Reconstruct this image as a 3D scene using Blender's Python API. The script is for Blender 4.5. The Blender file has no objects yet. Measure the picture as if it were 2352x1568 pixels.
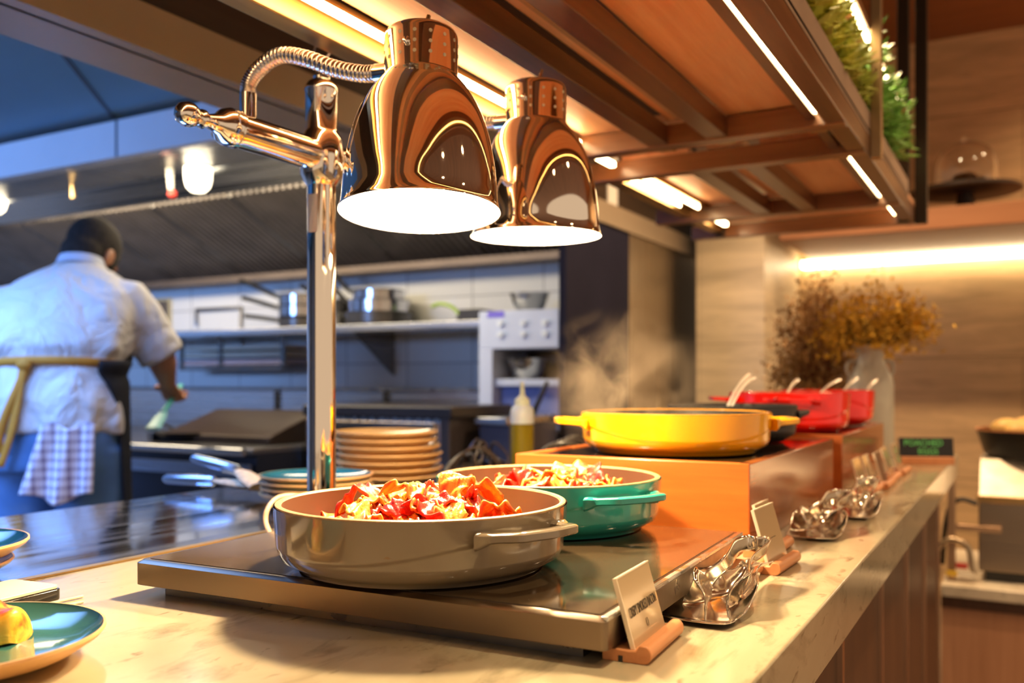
import bpy, math, random
from mathutils import Vector, Matrix
R = math.radians
SC = bpy.context.scene
COL = SC.collection
random.seed(7)

# ------------------------------------------------------------------ camera, world, light, exposure
F_PX = 2100.0
TH = math.atan((2350 - 1176) / F_PX)      # the counter runs along +Y, the lens looks this far to its left
CT, ST = math.cos(TH), math.sin(TH)
CZ = 1.117                                # eye height
H = CZ - 0.237                            # counter top
cam_d = bpy.data.cameras.new('camera')
cam = bpy.data.objects.new('camera', cam_d)
COL.objects.link(cam)
cam.location = (0, 0, CZ)
cam.rotation_euler = (R(90), 0, TH)
cam_d.sensor_width = 36
cam_d.lens = 36 * F_PX / 2352
cam_d.shift_y = 91 / 2352
cam_d.clip_start = 0.02
cam_d.dof.use_dof = True
cam_d.dof.focus_distance = 0.95
cam_d.dof.aperture_fstop = 3.9
SC.camera = cam

w = bpy.data.worlds.new('world')
SC.world = w
w.use_nodes = True
w.node_tree.nodes['Background'].inputs[0].default_value = (1.0, 0.72, 0.48, 1)
w.node_tree.nodes['Background'].inputs[1].default_value = 0.68
SC.view_settings.view_transform = 'Standard'
SC.view_settings.look = 'None'
SC.view_settings.gamma = 1
SC.view_settings.use_curve_mapping = False
SC.view_settings.exposure = 0.14
SC.cycles.caustics_reflective = False
SC.cycles.caustics_refractive = False

WARM = (1.0, 0.66, 0.36)
COOL = (0.20, 0.41, 1.0)


def light(name, kind, loc, energy, color, size=None, size_y=None, rot=(0, 0, 0), spot=None, blend=0.5, spread=180):
    l = bpy.data.lights.new(name, kind)
    l.energy = energy
    l.color = color
    if kind == 'AREA':
        l.size = size
        l.spread = R(spread)
        if size_y:
            l.shape = 'RECTANGLE'
            l.size_y = size_y
    elif size is not None:
        l.shadow_soft_size = size
    if spot:
        l.spot_size = R(spot)
        l.spot_blend = blend
    o = bpy.data.objects.new(name, l)
    o.location = loc
    o.rotation_euler = rot
    COL.objects.link(o)
    return o


# dining-side ceiling downlights; the far ones are added to brighten pillar and wall
for lx, ly, le in ((0.5, -0.4, 20), (0.55, 0.9, 20), (0.5, 2.1, 30), (1.5, 0.2, 20), (1.6, 1.6, 24), (0.5, 3.5, 50), (-0.6, 3.25, 190), (1.5, 3.6, 46), (-0.4, -1.2, 20)):
    light('ceiling_and_fill_spot', 'SPOT', (lx, ly, 2.84), le, WARM, 0.05, spot=125, blend=0.6)
light('counter_downlight', 'SPOT', (0.12, 0.82, 2.82), 120, (1.0, 0.78, 0.46), 0.03, rot=(0, R(10), 0), spot=17, blend=0.8)
# cold fluorescent ceiling panels of the kitchen
light('kitchen_ceiling_panel', 'AREA', (-2.7, 0.9, 2.03), 60, COOL, 1.7, 0.9, spread=128)
light('kitchen_far_panel', 'AREA', (-4.6, 0.6, 2.03), 22, COOL, 1.2, 1.2, spread=128)
light('kitchen_side_fill', 'AREA', (-3.3, -1.6, 1.70), 44, COOL, 2.4, 0.5, (R(84), 0, R(20)), spread=88)  # added fill facing the hood, throws blue on fascia, cook and tiles
light('bench_fill_spot', 'SPOT', (0.45, 2.45, 2.84), 95, WARM, 0.05, spot=70, blend=0.8)  # added spot, only brightens the low bench front
light('wall_fill_spot', 'SPOT', (0.75, 4.35, 2.84), 75, WARM, 0.05, rot=(R(22), 0, 0), spot=120, blend=0.8)  # this spot and the next are added to lift the upper far wall
light('wall_fill_spot', 'SPOT', (1.7, 4.35, 2.84), 75, WARM, 0.05, rot=(R(22), 0, 0), spot=120, blend=0.8)
light('kitchen_hood_fill', 'AREA', (-3.1, 2.50, 1.98), 52, (1.0, 0.82, 0.56), 2.4, 0.40, (R(20), 0, 0))  # added area light in the hood, stands in for the jar lights' glow


# ------------------------------------------------------------------ picture geometry helpers
def onz(px, py, z):
    d = (CZ - z) * F_PX / (py - 875)
    x = (px - 1176) / F_PX * d
    return Vector((x * CT - d * ST, x * ST + d * CT, z))


def at(px, py, d):
    x = (px - 1176) / F_PX * d
    return Vector((x * CT - d * ST, x * ST + d * CT, CZ + (875 - py) / F_PX * d))


def onY(px, py, Y):
    t = (px - 1176) / F_PX
    return at(px, py, Y / (t * ST + CT))


def onX(px, py, X):
    t = (px - 1176) / F_PX
    return at(px, py, X / (t * CT - ST))


# ------------------------------------------------------------------ materials
def new_mat(name):
    m = bpy.data.materials.new(name)
    m.use_nodes = True
    nt = m.node_tree
    b = nt.nodes['Principled BSDF']
    return m, nt, b


def coords(nt, scale=(1, 1, 1), rot=(0, 0, 0), kind='Object'):
    tc = nt.nodes.new('ShaderNodeTexCoord')
    mp = nt.nodes.new('ShaderNodeMapping')
    mp.inputs['Scale'].default_value = scale
    mp.inputs['Rotation'].default_value = rot
    nt.links.new(tc.outputs[kind], mp.inputs['Vector'])
    return mp.outputs['Vector']


def noise(nt, vec, scale, detail=4, rough=0.55, dist=0.0):
    n = nt.nodes.new('ShaderNodeTexNoise')
    n.inputs['Scale'].default_value = scale
    n.inputs['Detail'].default_value = detail
    n.inputs['Roughness'].default_value = rough
    n.inputs['Distortion'].default_value = dist
    nt.links.new(vec, n.inputs['Vector'])
    return n.outputs['Fac']


def ramp(nt, fac, stops):
    r = nt.nodes.new('ShaderNodeValToRGB')
    el = r.color_ramp.elements
    while len(el) < len(stops):
        el.new(0.5)
    for e, (p, c) in zip(el, stops):
        e.position = p
        e.color = (*c, 1) if len(c) == 3 else c
    nt.links.new(fac, r.inputs['Fac'])
    return r.outputs['Color']


def bump(nt, b, fac, strength, dist=0.002):
    n = nt.nodes.new('ShaderNodeBump')
    n.inputs['Strength'].default_value = strength
    n.inputs['Distance'].default_value = dist
    nt.links.new(fac, n.inputs['Height'])
    nt.links.new(n.outputs['Normal'], b.inputs['Normal'])


def M_plain(name, col, rough=0.5, metal=0.0, var=0.10, scale=6.0, bmp=0.0, stretch=(1, 1, 1), coat=0.0, sss=0.0, rvar=0.0):
    m, nt, b = new_mat(name)
    v = coords(nt, stretch)
    f = noise(nt, v, scale, 5)
    lo = tuple(c * (1 - var) for c in col)
    hi = tuple(min(1, c * (1 + var)) for c in col)
    nt.links.new(ramp(nt, f, [(0.3, lo), (0.7, hi)]), b.inputs['Base Color'])
    b.inputs['Roughness'].default_value = rough
    if rvar:
        nt.links.new(ramp(nt, f, [(0.3, (rough - rvar,) * 3), (0.7, (rough + rvar,) * 3)]), b.inputs['Roughness'])
    b.inputs['Metallic'].default_value = metal
    if coat:
        b.inputs['Coat Weight'].default_value = coat
        b.inputs['Coat Roughness'].default_value = 0.06
    if sss:
        b.inputs['Subsurface Weight'].default_value = sss
        b.inputs['Subsurface Scale'].default_value = 0.01
        b.inputs['Subsurface Radius'].default_value = (1, 0.4, 0.2)
    if bmp:
        bump(nt, b, f, bmp)
    return m


def M_wood(name, c1, c2, axis, scale=14, rough=0.42, coat=0.0, seams=None):
    m, nt, b = new_mat(name)
    s = [1, 1, 1]
    s[axis] = 0.06
    v = coords(nt, s)
    f = noise(nt, v, scale, 6, 0.6, 0.4)
    f2 = noise(nt, v, scale * 7, 3)
    mx = nt.nodes.new('ShaderNodeMath')
    mx.operation = 'MULTIPLY_ADD'
    mx.inputs[1].default_value = 0.35
    nt.links.new(f2, mx.inputs[0])
    nt.links.new(f, mx.inputs[2])
    nt.links.new(ramp(nt, mx.outputs[0], [(0.45, c1), (0.85, c2)]), b.inputs['Base Color'])
    b.inputs['Roughness'].default_value = rough
    b.inputs['Coat Weight'].default_value = coat
    b.inputs['Coat Roughness'].default_value = 0.15
    bump(nt, b, mx.outputs[0], 0.12, 0.001)
    return m


def M_steel(name, col=(0.62, 0.61, 0.60), rough=0.28, axis=1, scale=60, rv=0.10):
    m, nt, b = new_mat(name)
    s = [1, 1, 1]
    s[axis] = 0.02
    v = coords(nt, s)
    f = noise(nt, v, scale, 3)
    b.inputs['Base Color'].default_value = (*col, 1)
    b.inputs['Metallic'].default_value = 1
    nt.links.new(ramp(nt, f, [(0.3, (rough - rv,) * 3), (0.7, (rough + rv,) * 3)]), b.inputs['Roughness'])
    bump(nt, b, f, 0.05, 0.0005)
    return m


def M_emit(name, col, strength, base=(0.9, 0.9, 0.9)):
    m, nt, b = new_mat(name)
    b.inputs['Base Color'].default_value = (*base, 1)
    b.inputs['Emission Color'].default_value = (*col, 1)
    b.inputs['Emission Strength'].default_value = strength
    v = coords(nt)
    f = noise(nt, v, 3)
    nt.links.new(ramp(nt, f, [(0, (0.4,) * 3), (1, (0.5,) * 3)]), b.inputs['Roughness'])
    return m


def M_glass(name, col=(1, 1, 1), rough=0.02, ior=1.45):
    m, nt, b = new_mat(name)
    b.inputs['Base Color'].default_value = (*col, 1)
    b.inputs['Transmission Weight'].default_value = 1
    b.inputs['IOR'].default_value = ior
    f = noise(nt, coords(nt), 20)
    nt.links.new(ramp(nt, f, [(0.3, (rough,) * 3), (0.8, (rough + 0.03,) * 3)]), b.inputs['Roughness'])
    return m


def M_marble(name, c0, c1, vein, rough=0.16):
    m, nt, b = new_mat(name)
    v = coords(nt, (1, 0.6, 1))
    f = noise(nt, v, 3.5, 8, 0.6, 1.2)
    base = ramp(nt, f, [(0.35, c0), (0.65, c1)])
    f2 = noise(nt, coords(nt, (1, 0.35, 1), (0, 0, 0.5)), 20, 6, 0.6, 0.6)
    vr = ramp(nt, f2, [(0.55, (0, 0, 0)), (0.72, (0.70, 0.70, 0.70))])
    f3 = noise(nt, coords(nt, (1, 0.4, 1), (0, 0, 0.9)), 60, 3, 0.5, 0.4)
    sp = ramp(nt, f3, [(0.64, (0, 0, 0)), (0.74, (0.75, 0.75, 0.75))])
    add = nt.nodes.new('ShaderNodeMix')
    add.data_type = 'RGBA'
    add.blend_type = 'LIGHTEN'
    add.inputs[0].default_value = 1
    nt.links.new(vr, add.inputs[6])
    nt.links.new(sp, add.inputs[7])
    mix = nt.nodes.new('ShaderNodeMix')
    mix.data_type = 'RGBA'
    nt.links.new(add.outputs[2], mix.inputs[0])
    nt.links.new(base, mix.inputs[6])
    mix.inputs[7].default_value = (*vein, 1)
    nt.links.new(mix.outputs[2], b.inputs['Base Color'])
    b.inputs['Roughness'].default_value = rough
    return m


def M_tile(name, c, grout, sx, sz, rough=0.2, off=0.0, var=0.06, plane='xz', grain=None, mortar=0.004):
    """square tiles on a wall, drawn in the wall's own metres"""
    m, nt, b = new_mat(name)
    tc = nt.nodes.new('ShaderNodeTexCoord')
    sep = nt.nodes.new('ShaderNodeSeparateXYZ')
    nt.links.new(tc.outputs['Object'], sep.inputs[0])
    cmb = nt.nodes.new('ShaderNodeCombineXYZ')
    nt.links.new(sep.outputs['X' if plane[0] == 'x' else 'Y'], cmb.inputs[0])
    nt.links.new(sep.outputs['Z' if plane[1] == 'z' else 'Y'], cmb.inputs[1])
    br = nt.nodes.new('ShaderNodeTexBrick')
    br.offset = off
    br.inputs['Scale'].default_value = 1
    br.inputs['Brick Width'].default_value = sx
    br.inputs['Row Height'].default_value = sz
    br.inputs['Mortar Size'].default_value = mortar
    br.inputs['Mortar Smooth'].default_value = 0.1
    br.inputs['Color1'].default_value = (*[k * (1 - var) for k in c], 1)
    br.inputs['Color2'].default_value = (*[min(1, k * (1 + var)) for k in c], 1)
    br.inputs['Mortar'].default_value = (*grout, 1)
    nt.links.new(cmb.outputs[0], br.inputs['Vector'])
    out = br.outputs['Color']
    if grain:
        v = coords(nt, (0.12, 0.12, 1))
        f = noise(nt, v, grain, 6, 0.65, 0.5)
        g = ramp(nt, f, [(0.3, (0.55, 0.55, 0.55)), (0.7, (1, 1, 1))])
        mix = nt.nodes.new('ShaderNodeMix')
        mix.data_type = 'RGBA'
        mix.blend_type = 'MULTIPLY'
        mix.inputs[0].default_value = 1
        nt.links.new(out, mix.inputs[6])
        nt.links.new(g, mix.inputs[7])
        out = mix.outputs[2]
    nt.links.new(out, b.inputs['Base Color'])
    b.inputs['Roughness'].default_value = rough
    return m


# ------------------------------------------------------------------ geometry builder
class G:
    def __init__(self):
        self.v = []
        self.f = []
        self.T = Matrix.Identity(4)

    def add(self, vs, fs):
        o = len(self.v)
        self.v += [tuple(self.T @ Vector(p)) for p in vs]
        self.f += [tuple(i + o for i in f) for f in fs]
        return self

    def box(self, x0, x1, y0, y1, z0, z1):
        vs = [(x, y, z) for z in (z0, z1) for y in (y0, y1) for x in (x0, x1)]
        return self.add(vs, [(0, 2, 3, 1), (4, 5, 7, 6), (0, 1, 5, 4), (2, 6, 7, 3), (0, 4, 6, 2), (1, 3, 7, 5)])

    def loft(self, rings, closed=True, cap0=True, cap1=True, loop=False):
        n = len(rings[0])
        vs = [p for r in rings for p in r]
        fs = []
        m = len(rings)
        for i in range(m if loop else m - 1):
            a, b2 = i * n, ((i + 1) % m) * n
            for j in range(n if closed else n - 1):
                k = (j + 1) % n
                fs.append((a + j, a + k, b2 + k, b2 + j))
        if closed and not loop:
            if cap0:
                fs.append(tuple(range(n - 1, -1, -1)))
            if cap1:
                fs.append(tuple((m - 1) * n + j for j in range(n)))
        return self.add(vs, fs)

    def lathe(self, prof, n=48, c=(0, 0, 0), cap0=True, cap1=True, sx=1, sy=1):
        rings = []
        for r, z in prof:
            r = max(r, 1e-5)
            rings.append([(c[0] + sx * r * math.cos(2 * math.pi * j / n), c[1] + sy * r * math.sin(2 * math.pi * j / n), c[2] + z) for j in range(n)])
        return self.loft(rings, True, cap0, cap1)

    def tube(self, path, rad, n=12, cap=True, loop=False, flat=1.0, up=None):
        P = [Vector(p) for p in path]
        m = len(P)
        rr = rad if isinstance(rad, (list, tuple)) else [rad] * m
        rings = []
        nrm = None
        for i in range(m):
            if loop:
                t = (P[(i + 1) % m] - P[i - 1])
            else:
                t = P[min(i + 1, m - 1)] - P[max(i - 1, 0)]
            t.normalize()
            if nrm is None:
                a = Vector(up) if up else (Vector((0, 0, 1)) if abs(t.z) < 0.9 else Vector((1, 0, 0)))
                nrm = (a - t * a.dot(t)).normalized()
            else:
                nrm = (nrm - t * nrm.dot(t)).normalized()
            bn = t.cross(nrm)
            rings.append([tuple(P[i] + (nrm * math.sin(2 * math.pi * j / n) * flat + bn * math.cos(2 * math.pi * j / n)) * rr[i]) for j in range(n)])
        return self.loft(rings, True, cap, cap, loop)

    def ell(self, c, rx, ry, rz, n=20, m=12, rot=None):
        rings = []
        Rm = rot.to_matrix() if rot is not None else None
        for i in range(m + 1):
            a = -math.pi / 2 + math.pi * i / m
            r, z = max(math.cos(a), 1e-4), math.sin(a)
            ring = []
            for j in range(n):
                p = Vector((rx * r * math.cos(2 * math.pi * j / n), ry * r * math.sin(2 * math.pi * j / n), rz * z))
                if Rm:
                    p = Rm @ p
                ring.append(tuple(p + Vector(c)))
            rings.append(ring)
        return self.loft(rings)

    def prism(self, poly, axis, lo, hi):
        """poly in the two other axes (in order), pushed along axis"""
        def mk(a, b2, t):
            return {0: (t, a, b2), 1: (a, t, b2), 2: (a, b2, t)}[axis]
        return self.loft([[mk(a, b2, lo) for a, b2 in poly], [mk(a, b2, hi) for a, b2 in poly]])

    def grid(self, fn, nu, nv):
        vs = [fn(i / nu, j / nv) for i in range(nu + 1) for j in range(nv + 1)]
        k = nv + 1
        fs = [(i * k + j, (i + 1) * k + j, (i + 1) * k + j + 1, i * k + j + 1) for i in range(nu) for j in range(nv)]
        return self.add(vs, fs)

    def build(self, name, mat, parent=None, loc=(0, 0, 0), rot=(0, 0, 0), bev=0.0, ang=38, seg=2, solid=0.0, sub=0, remesh=0.0, smooth_it=0):
        me = bpy.data.meshes.new(name)
        me.from_pydata(self.v, [], self.f)
        me.update()
        import bmesh
        bm = bmesh.new()
        bm.from_mesh(me)
        bmesh.ops.recalc_face_normals(bm, faces=bm.faces)
        bm.to_mesh(me)
        bm.free()
        me.materials.append(mat)
        me.shade_smooth()
        if not remesh and not sub:
            me.set_sharp_from_angle(angle=R(ang))
        o = bpy.data.objects.new(name, me)
        COL.objects.link(o)
        o.parent = parent
        o.location = loc
        o.rotation_euler = rot
        if remesh:
            md = o.modifiers.new('remesh', 'REMESH')
            md.mode = 'VOXEL'
            md.voxel_size = remesh
            md.use_smooth_shade = True
            if smooth_it:
                sm = o.modifiers.new('smooth', 'SMOOTH')
                sm.iterations = smooth_it
                sm.factor = 0.5
        if solid:
            md = o.modifiers.new('solid', 'SOLIDIFY')
            md.thickness = solid
            md.offset = 0
        if bev:
            md = o.modifiers.new('bevel', 'BEVEL')
            md.width = bev
            md.segments = seg
            md.limit_method = 'ANGLE'
            md.angle_limit = R(40)
        if sub:
            md = o.modifiers.new('sub', 'SUBSURF')
            md.levels = sub
            md.render_levels = sub
        return o


def tag(o, label, cat, group=None, kind=None):
    o['label'] = label
    o['category'] = cat
    if group:
        o['group'] = group
    if kind:
        o['kind'] = kind
    return o


def thing(name, label, cat, loc=(0, 0, 0), rz=0.0, group=None, rot=None):
    o = bpy.data.objects.new(name, None)
    o.empty_display_size = 0.05
    COL.objects.link(o)
    o.location = loc
    o.rotation_euler = rot if rot else (0, 0, rz)
    return tag(o, label, cat, group)


def struct(name, g, mat, label, cat, **k):
    o = g.build(name, mat, **k)
    return tag(o, label, cat, None, 'structure')


def dup(root, loc, rz=None, label=None, group=None, scale=None):
    r = root.copy()
    COL.objects.link(r)
    r.location = loc
    if rz is not None:
        r.rotation_euler = (0, 0, rz)
    if scale:
        r.scale = scale
    if label:
        r['label'] = label
    if group:
        r['group'] = group
    for ch in list(root.children):
        c = ch.copy()
        COL.objects.link(c)
        c.parent = r
        for g2 in list(ch.children):
            d = g2.copy()
            COL.objects.link(d)
            d.parent = c
    return r


def text(name, body, size, mat, parent, loc, rot, align='CENTER', sx=1.0, extrude=0.0003, offset=0.0):
    c = bpy.data.curves.new(name, 'FONT')
    c.body = body
    c.size = size
    c.align_x = align
    c.align_y = 'CENTER'
    c.extrude = extrude
    c.offset = offset
    tmp = bpy.data.objects.new(name, c)
    COL.objects.link(tmp)
    me = bpy.data.meshes.new_from_object(tmp.evaluated_get(bpy.context.evaluated_depsgraph_get()))
    bpy.data.objects.remove(tmp)
    bpy.data.curves.remove(c)
    me.name = name
    me.materials.clear()
    me.materials.append(mat)
    o = bpy.data.objects.new(name, me)
    COL.objects.link(o)
    o.parent = parent
    o.location = loc
    o.rotation_euler = rot
    o.scale = (sx, 1, 1)
    return o


def smooth(a, b, x):
    t = max(0, min(1, (x - a) / (b - a)))
    return t * t * (3 - 2 * t)


def spline(pts, n):
    """Catmull-Rom through pts"""
    P = [Vector(p) for p in pts]
    P = [P[0] * 2 - P[1]] + P + [P[-1] * 2 - P[-2]]
    out = []
    segs = len(P) - 3
    for k in range(n + 1):
        u = k / n * segs
        i = min(int(u), segs - 1)
        t = u - i
        a, b2, c, d = P[i:i + 4]
        out.append(0.5 * ((2 * b2) + (c - a) * t + (2 * a - 5 * b2 + 4 * c - d) * t * t + (3 * b2 - a - 3 * c + d) * t ** 3))
    return out
# ------------------------------------------------------------------ material library
m_wood_panel = M_wood('rack_panel_wood', (0.80, 0.36, 0.175), (0.94, 0.53, 0.29), 1, 34, 0.42)
m_wood_beam = M_wood('rack_beam_wood', (0.09, 0.033, 0.012), (0.18, 0.07, 0.026), 1, 18, 0.32, 0.3)
m_wood_cross = M_wood('rack_crossbeam_wood', (0.16, 0.06, 0.02), (0.30, 0.13, 0.05), 0, 18, 0.32, 0.3)
m_bronze = M_steel('rack_brass', (0.50, 0.32, 0.13), 0.34, 1, 40)
m_bronze_post = M_steel('rack_post_bronze', (0.40, 0.27, 0.14), 0.30, 2, 40)
m_dark_post = M_plain('dark_bronze', (0.035, 0.024, 0.015), 0.35, 0.6)
m_led = M_emit('led_strip', (1.0, 0.70, 0.36), 19)
m_led_wall = M_emit('led_wall', (1.0, 0.80, 0.48), 11)
m_led_soft = M_emit('led_small', (1.0, 0.76, 0.42), 14)
m_marble = M_marble('counter_marble', (0.37, 0.30, 0.185), (0.49, 0.41, 0.27), (0.15, 0.11, 0.06), 0.15)
m_pass = M_steel('pass_steel', (0.58, 0.60, 0.66), 0.11, 1, 40, 0.07)
m_steel = M_steel('kitchen_steel', (0.60, 0.61, 0.62), 0.26, 0, 50)
m_steel_v = M_steel('kitchen_steel_upright', (0.60, 0.61, 0.62), 0.26, 2, 50)
m_steel_dark = M_steel('dark_steel', (0.22, 0.21, 0.20), 0.34, 1, 40)
m_chrome = M_plain('chrome', (0.86, 0.80, 0.72), 0.045, 1.0, 0.02, 3)
m_black = M_plain('black', (0.012, 0.011, 0.010), 0.35)
m_iron = M_plain('cast_iron', (0.020, 0.018, 0.017), 0.42, 0.0, 0.3, 60, 0.1)
m_tile = M_tile('kitchen_tile', (0.66, 0.66, 0.62), (0.40, 0.40, 0.38), 0.36, 0.30, 0.18)
m_stone = M_tile('stone_cladding', (0.80, 0.56, 0.30), (0.42, 0.28, 0.15), 1.3, 0.62, 0.5, 0.5, 0.05, 'xz', 16, 0.003)
m_pillar = M_tile('pillar_stone', (0.88, 0.74, 0.52), (0.55, 0.44, 0.28), 1.4, 1.3, 0.45, 0.0, 0.03, 'xz', 14, 0.002)
m_return = M_steel('return_panel', (0.34, 0.28, 0.21), 0.33, 2, 30)
m_navy = M_plain('navy_panel', (0.016, 0.016, 0.034), 0.85, 0.0, 0.1)
m_navy.node_tree.nodes['Principled BSDF'].inputs['Specular IOR Level'].default_value = 0.1
m_header = M_plain('header_metal', (0.36, 0.29, 0.21), 0.42, 0.3, 0.06, 3)
m_darkwall = M_wood('dark_panel', (0.022, 0.012, 0.007), (0.045, 0.024, 0.012), 1, 10, 0.5)
m_ceil = M_wood('ceiling_wood', (0.20, 0.075, 0.022), (0.28, 0.11, 0.035), 0, 8, 0.5)
m_kceil = M_plain('kitchen_ceiling_paint', (0.12, 0.30, 0.46), 0.5, 0.0, 0.05, 2)
m_seam = M_plain('ceiling_seam', (0.05, 0.08, 0.12), 0.6)
m_floor = M_tile('floor_tile', (0.20, 0.15, 0.11), (0.10, 0.08, 0.06), 0.6, 0.6, 0.35, 0.0, 0.08, 'xy')
m_room = M_plain('room_plaster', (0.42, 0.27, 0.15), 0.6, 0.0, 0.08, 2)
m_base_panel = M_wood('counter_front_wood', (0.055, 0.022, 0.010), (0.10, 0.042, 0.018), 2, 12, 0.4)
m_cab = M_wood('bench_front_wood', (0.46, 0.22, 0.11), (0.60, 0.31, 0.17), 2, 12, 0.45)
m_trim = M_steel('trim_copper', (0.70, 0.46, 0.30), 0.25, 2, 30)
m_bench = M_marble('bench_marble', (0.60, 0.52, 0.40), (0.72, 0.64, 0.50), (0.3, 0.25, 0.18), 0.25)

Zr = lambda z: CZ + z
XW = -1.5          # face of the wall and header between kitchen and buffet
YK = 3.5           # kitchen back wall
YB = 5.2           # far wall

# ------------------------------------------------------------------ setting
struct('floor', G().box(-6.2, 3.2, -3.2, YB + 0.1, -0.1, 0), m_floor, 'dark tiled floor of the buffet room', 'floor')
struct('ceiling', G().box(XW, 3.2, -3.2, YB + 0.1, 2.88, 2.98), m_ceil, 'brown timber ceiling over the buffet', 'ceiling')
struct('ceiling_kitchen', G().box(-6.2, XW - 0.02, -3.2, YK + 0.1, 2.05, 2.98), m_kceil, 'blue-grey kitchen ceiling at the left', 'ceiling')
a, b = onz(130, 105, 2.05), onz(262, 270, 2.05)
n = (b - a).normalized().cross(Vector((0, 0, 1))) * 0.006
g = G().loft([[tuple(a - n + Vector((0, 0, dz))), tuple(a + n + Vector((0, 0, dz))), tuple(b + n + Vector((0, 0, dz))), tuple(b - n + Vector((0, 0, dz)))] for dz in (-0.004, 0.004)])
struct('trim_1', g, m_seam, 'dark panel seam in the blue kitchen ceiling', 'ceiling seam')
struct('wall_back', G().box(-1.2, 3.2, YB, YB + 0.1, 0, 2.9), m_stone, 'brown horizontally grained stone wall behind the buffet', 'wall')
struct('wall_kitchen', G().box(-6.2, XW, YK, YK + 0.1, 0, 2.1), m_tile, 'white tiled kitchen wall behind the stove', 'wall')
struct('wall_left', G().box(-6.2, -6.1, -3.2, YK, 0, 2.1), m_tile, 'tiled wall at the far left of the kitchen', 'wall')
struct('wall_front', G().box(-6.2, XW, -3.2, -3.1, 0, 2.05), m_tile, 'tiled kitchen wall behind the viewer', 'wall')
struct('wall_return', G().box(XW - 0.02, XW, 3.70, YB, 0, Zr(0.655)), m_return, 'brown metal-clad wall between kitchen and far pillar', 'wall')
struct('trim_2', G().box(XW - 0.025, XW + 0.004, 3.09, 3.72, 0, Zr(0.655)), m_navy, 'dark navy upright panel at the end of the kitchen opening', 'panel')
struct('trim_3', G().box(XW - 0.03, XW + 0.012, -1.6, 4.75, Zr(0.645), Zr(0.735)).box(XW - 0.16, XW - 0.02, -1.6, 4.75, Zr(0.645), Zr(0.66)), m_header,
       'beige metal header beam over the kitchen opening', 'beam')
struct('wall_header', G().box(XW - 0.02, XW - 0.005, -3.1, YB, Zr(0.70), 2.9), m_darkwall, 'dark panelled wall above the kitchen opening', 'wall')
struct('pillar', G().box(-1.42, -1.085, 4.42, YB, 0, Zr(1.7)), m_pillar, 'pale stone pillar at the far end of the buffet', 'pillar')

# far wall cabinet slab with light under it
sl = thing('wall_shelf', 'deep brown wall shelf with a light strip beneath, across the far wall', 'shelf', (0, 4.36, Zr(0.66)))
G().box(-1.0, 2.9, 0, YB - 4.36, 0, 0.095).build('shelf_board', M_wood('shelf_wood', (0.30, 0.12, 0.05), (0.40, 0.18, 0.08), 0, 10, 0.5), sl, bev=0.004)
G().box(-1.06, 2.85, YB - 4.36 - 0.065, YB - 4.36 - 0.02, -0.045, -0.003).build('light_strip', m_led_wall, sl, bev=0.004)

# ------------------------------------------------------------------ buffet counter
ct = thing('buffet_counter', 'long buffet counter with a veined cream marble top and dark panelled front', 'counter', (0, 0, 0))
XF, XM, YE = -0.185, -1.03, 3.3
G().prism([(XM, H - 0.03), (XM, H), (XF, H), (XF, H - 0.072), (XF - 0.035, H - 0.072), (XF - 0.035, H - 0.03)], 1, -0.6, YE).build('marble_top', m_marble, ct, bev=0.0025)
G().box(XM + 0.02, XF - 0.055, -0.58, YE - 0.02, 0, H - 0.03).build('front_panel', m_base_panel, ct)
for y in (0.62, 0.98, 1.42, 1.86, 2.30, 2.74, 3.20):
    G().box(XF - 0.058, XF - 0.047, y - 0.006, y + 0.006, 0.02, H - 0.035).build('copper_strip', m_trim, ct)

ps = thing('pass_counter', 'polished stainless steel kitchen pass behind the marble counter', 'counter', (0, 0, 0))
G().box(-1.565, XM - 0.002, -0.6, 2.28, H - 0.05, H - 0.001).build('steel_top', m_pass, ps, bev=0.004)
G().box(-1.54, XM - 0.01, -0.58, 2.26, 0, H - 0.05).build('base_panel', m_steel_v, ps)
G().box(XM - 0.012, XM + 0.0, -0.6, 2.28, H, H + 0.0025).build('edge_strip', m_bronze, ps)

# low bench past the counter's end
be = thing('low_bench', 'low marble-topped bench with a brown timber front at lower right', 'bench', (0, 0, 0))
G().box(-0.24, 3.0, 3.36, 4.1, 0.40, 0.44).build('bench_top', m_bench, be, bev=0.004)
G().box(-0.24, 3.0, 3.40, 4.08, 0, 0.40).build('bench_front', m_cab, be)
G().box(-0.24, 3.0, 3.385, 3.405, 0.36, 0.398).build('dark_rail', m_base_panel, be)  # dark strip below the bench top

# ------------------------------------------------------------------ hanging rack over the counter
rk = thing('hanging_rack', 'suspended timber and bronze rack with light strips above the buffet', 'hanging rack', (0, 0, Zr(0.5)))
Y0, Y1a, Y1b, Y2a, Y2b = -0.5, 1.865, 2.115, 2.78, 3.14
g = lambda: G()
# long rails
g().box(-0.335, -0.298, Y0, Y2b + 0.05, 0, 0.045).build('long_rail', m_wood_beam, rk, bev=0.002)
g().box(-0.925, -0.885, Y0, Y1a, 0, 0.05).build('long_rail', m_bronze, rk, bev=0.002)
g().box(-0.945, -0.905, Y1b, Y2b, 0.012, 0.05).build('long_rail', m_bronze, rk, bev=0.002)
g().box(-0.70, -0.655, Y0, Y1a, 0, 0.04).build('long_rail', m_wood_beam, rk, bev=0.002)
g().box(-0.572, -0.528, Y0, Y1a, 0, 0.04).build('long_rail', m_wood_beam, rk, bev=0.002)
g().box(-0.70, -0.655, Y1b, Y2a, 0, 0.04).build('long_rail', m_wood_beam, rk, bev=0.002)
g().box(-0.572, -0.528, Y1b, Y2a, 0, 0.04).build('long_rail', m_wood_beam, rk, bev=0.002)
# inner rail beside the LED
g().box(-0.372, -0.352, Y0, Y2a, 0.012, 0.05).build('long_rail', m_wood_beam, rk)
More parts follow.
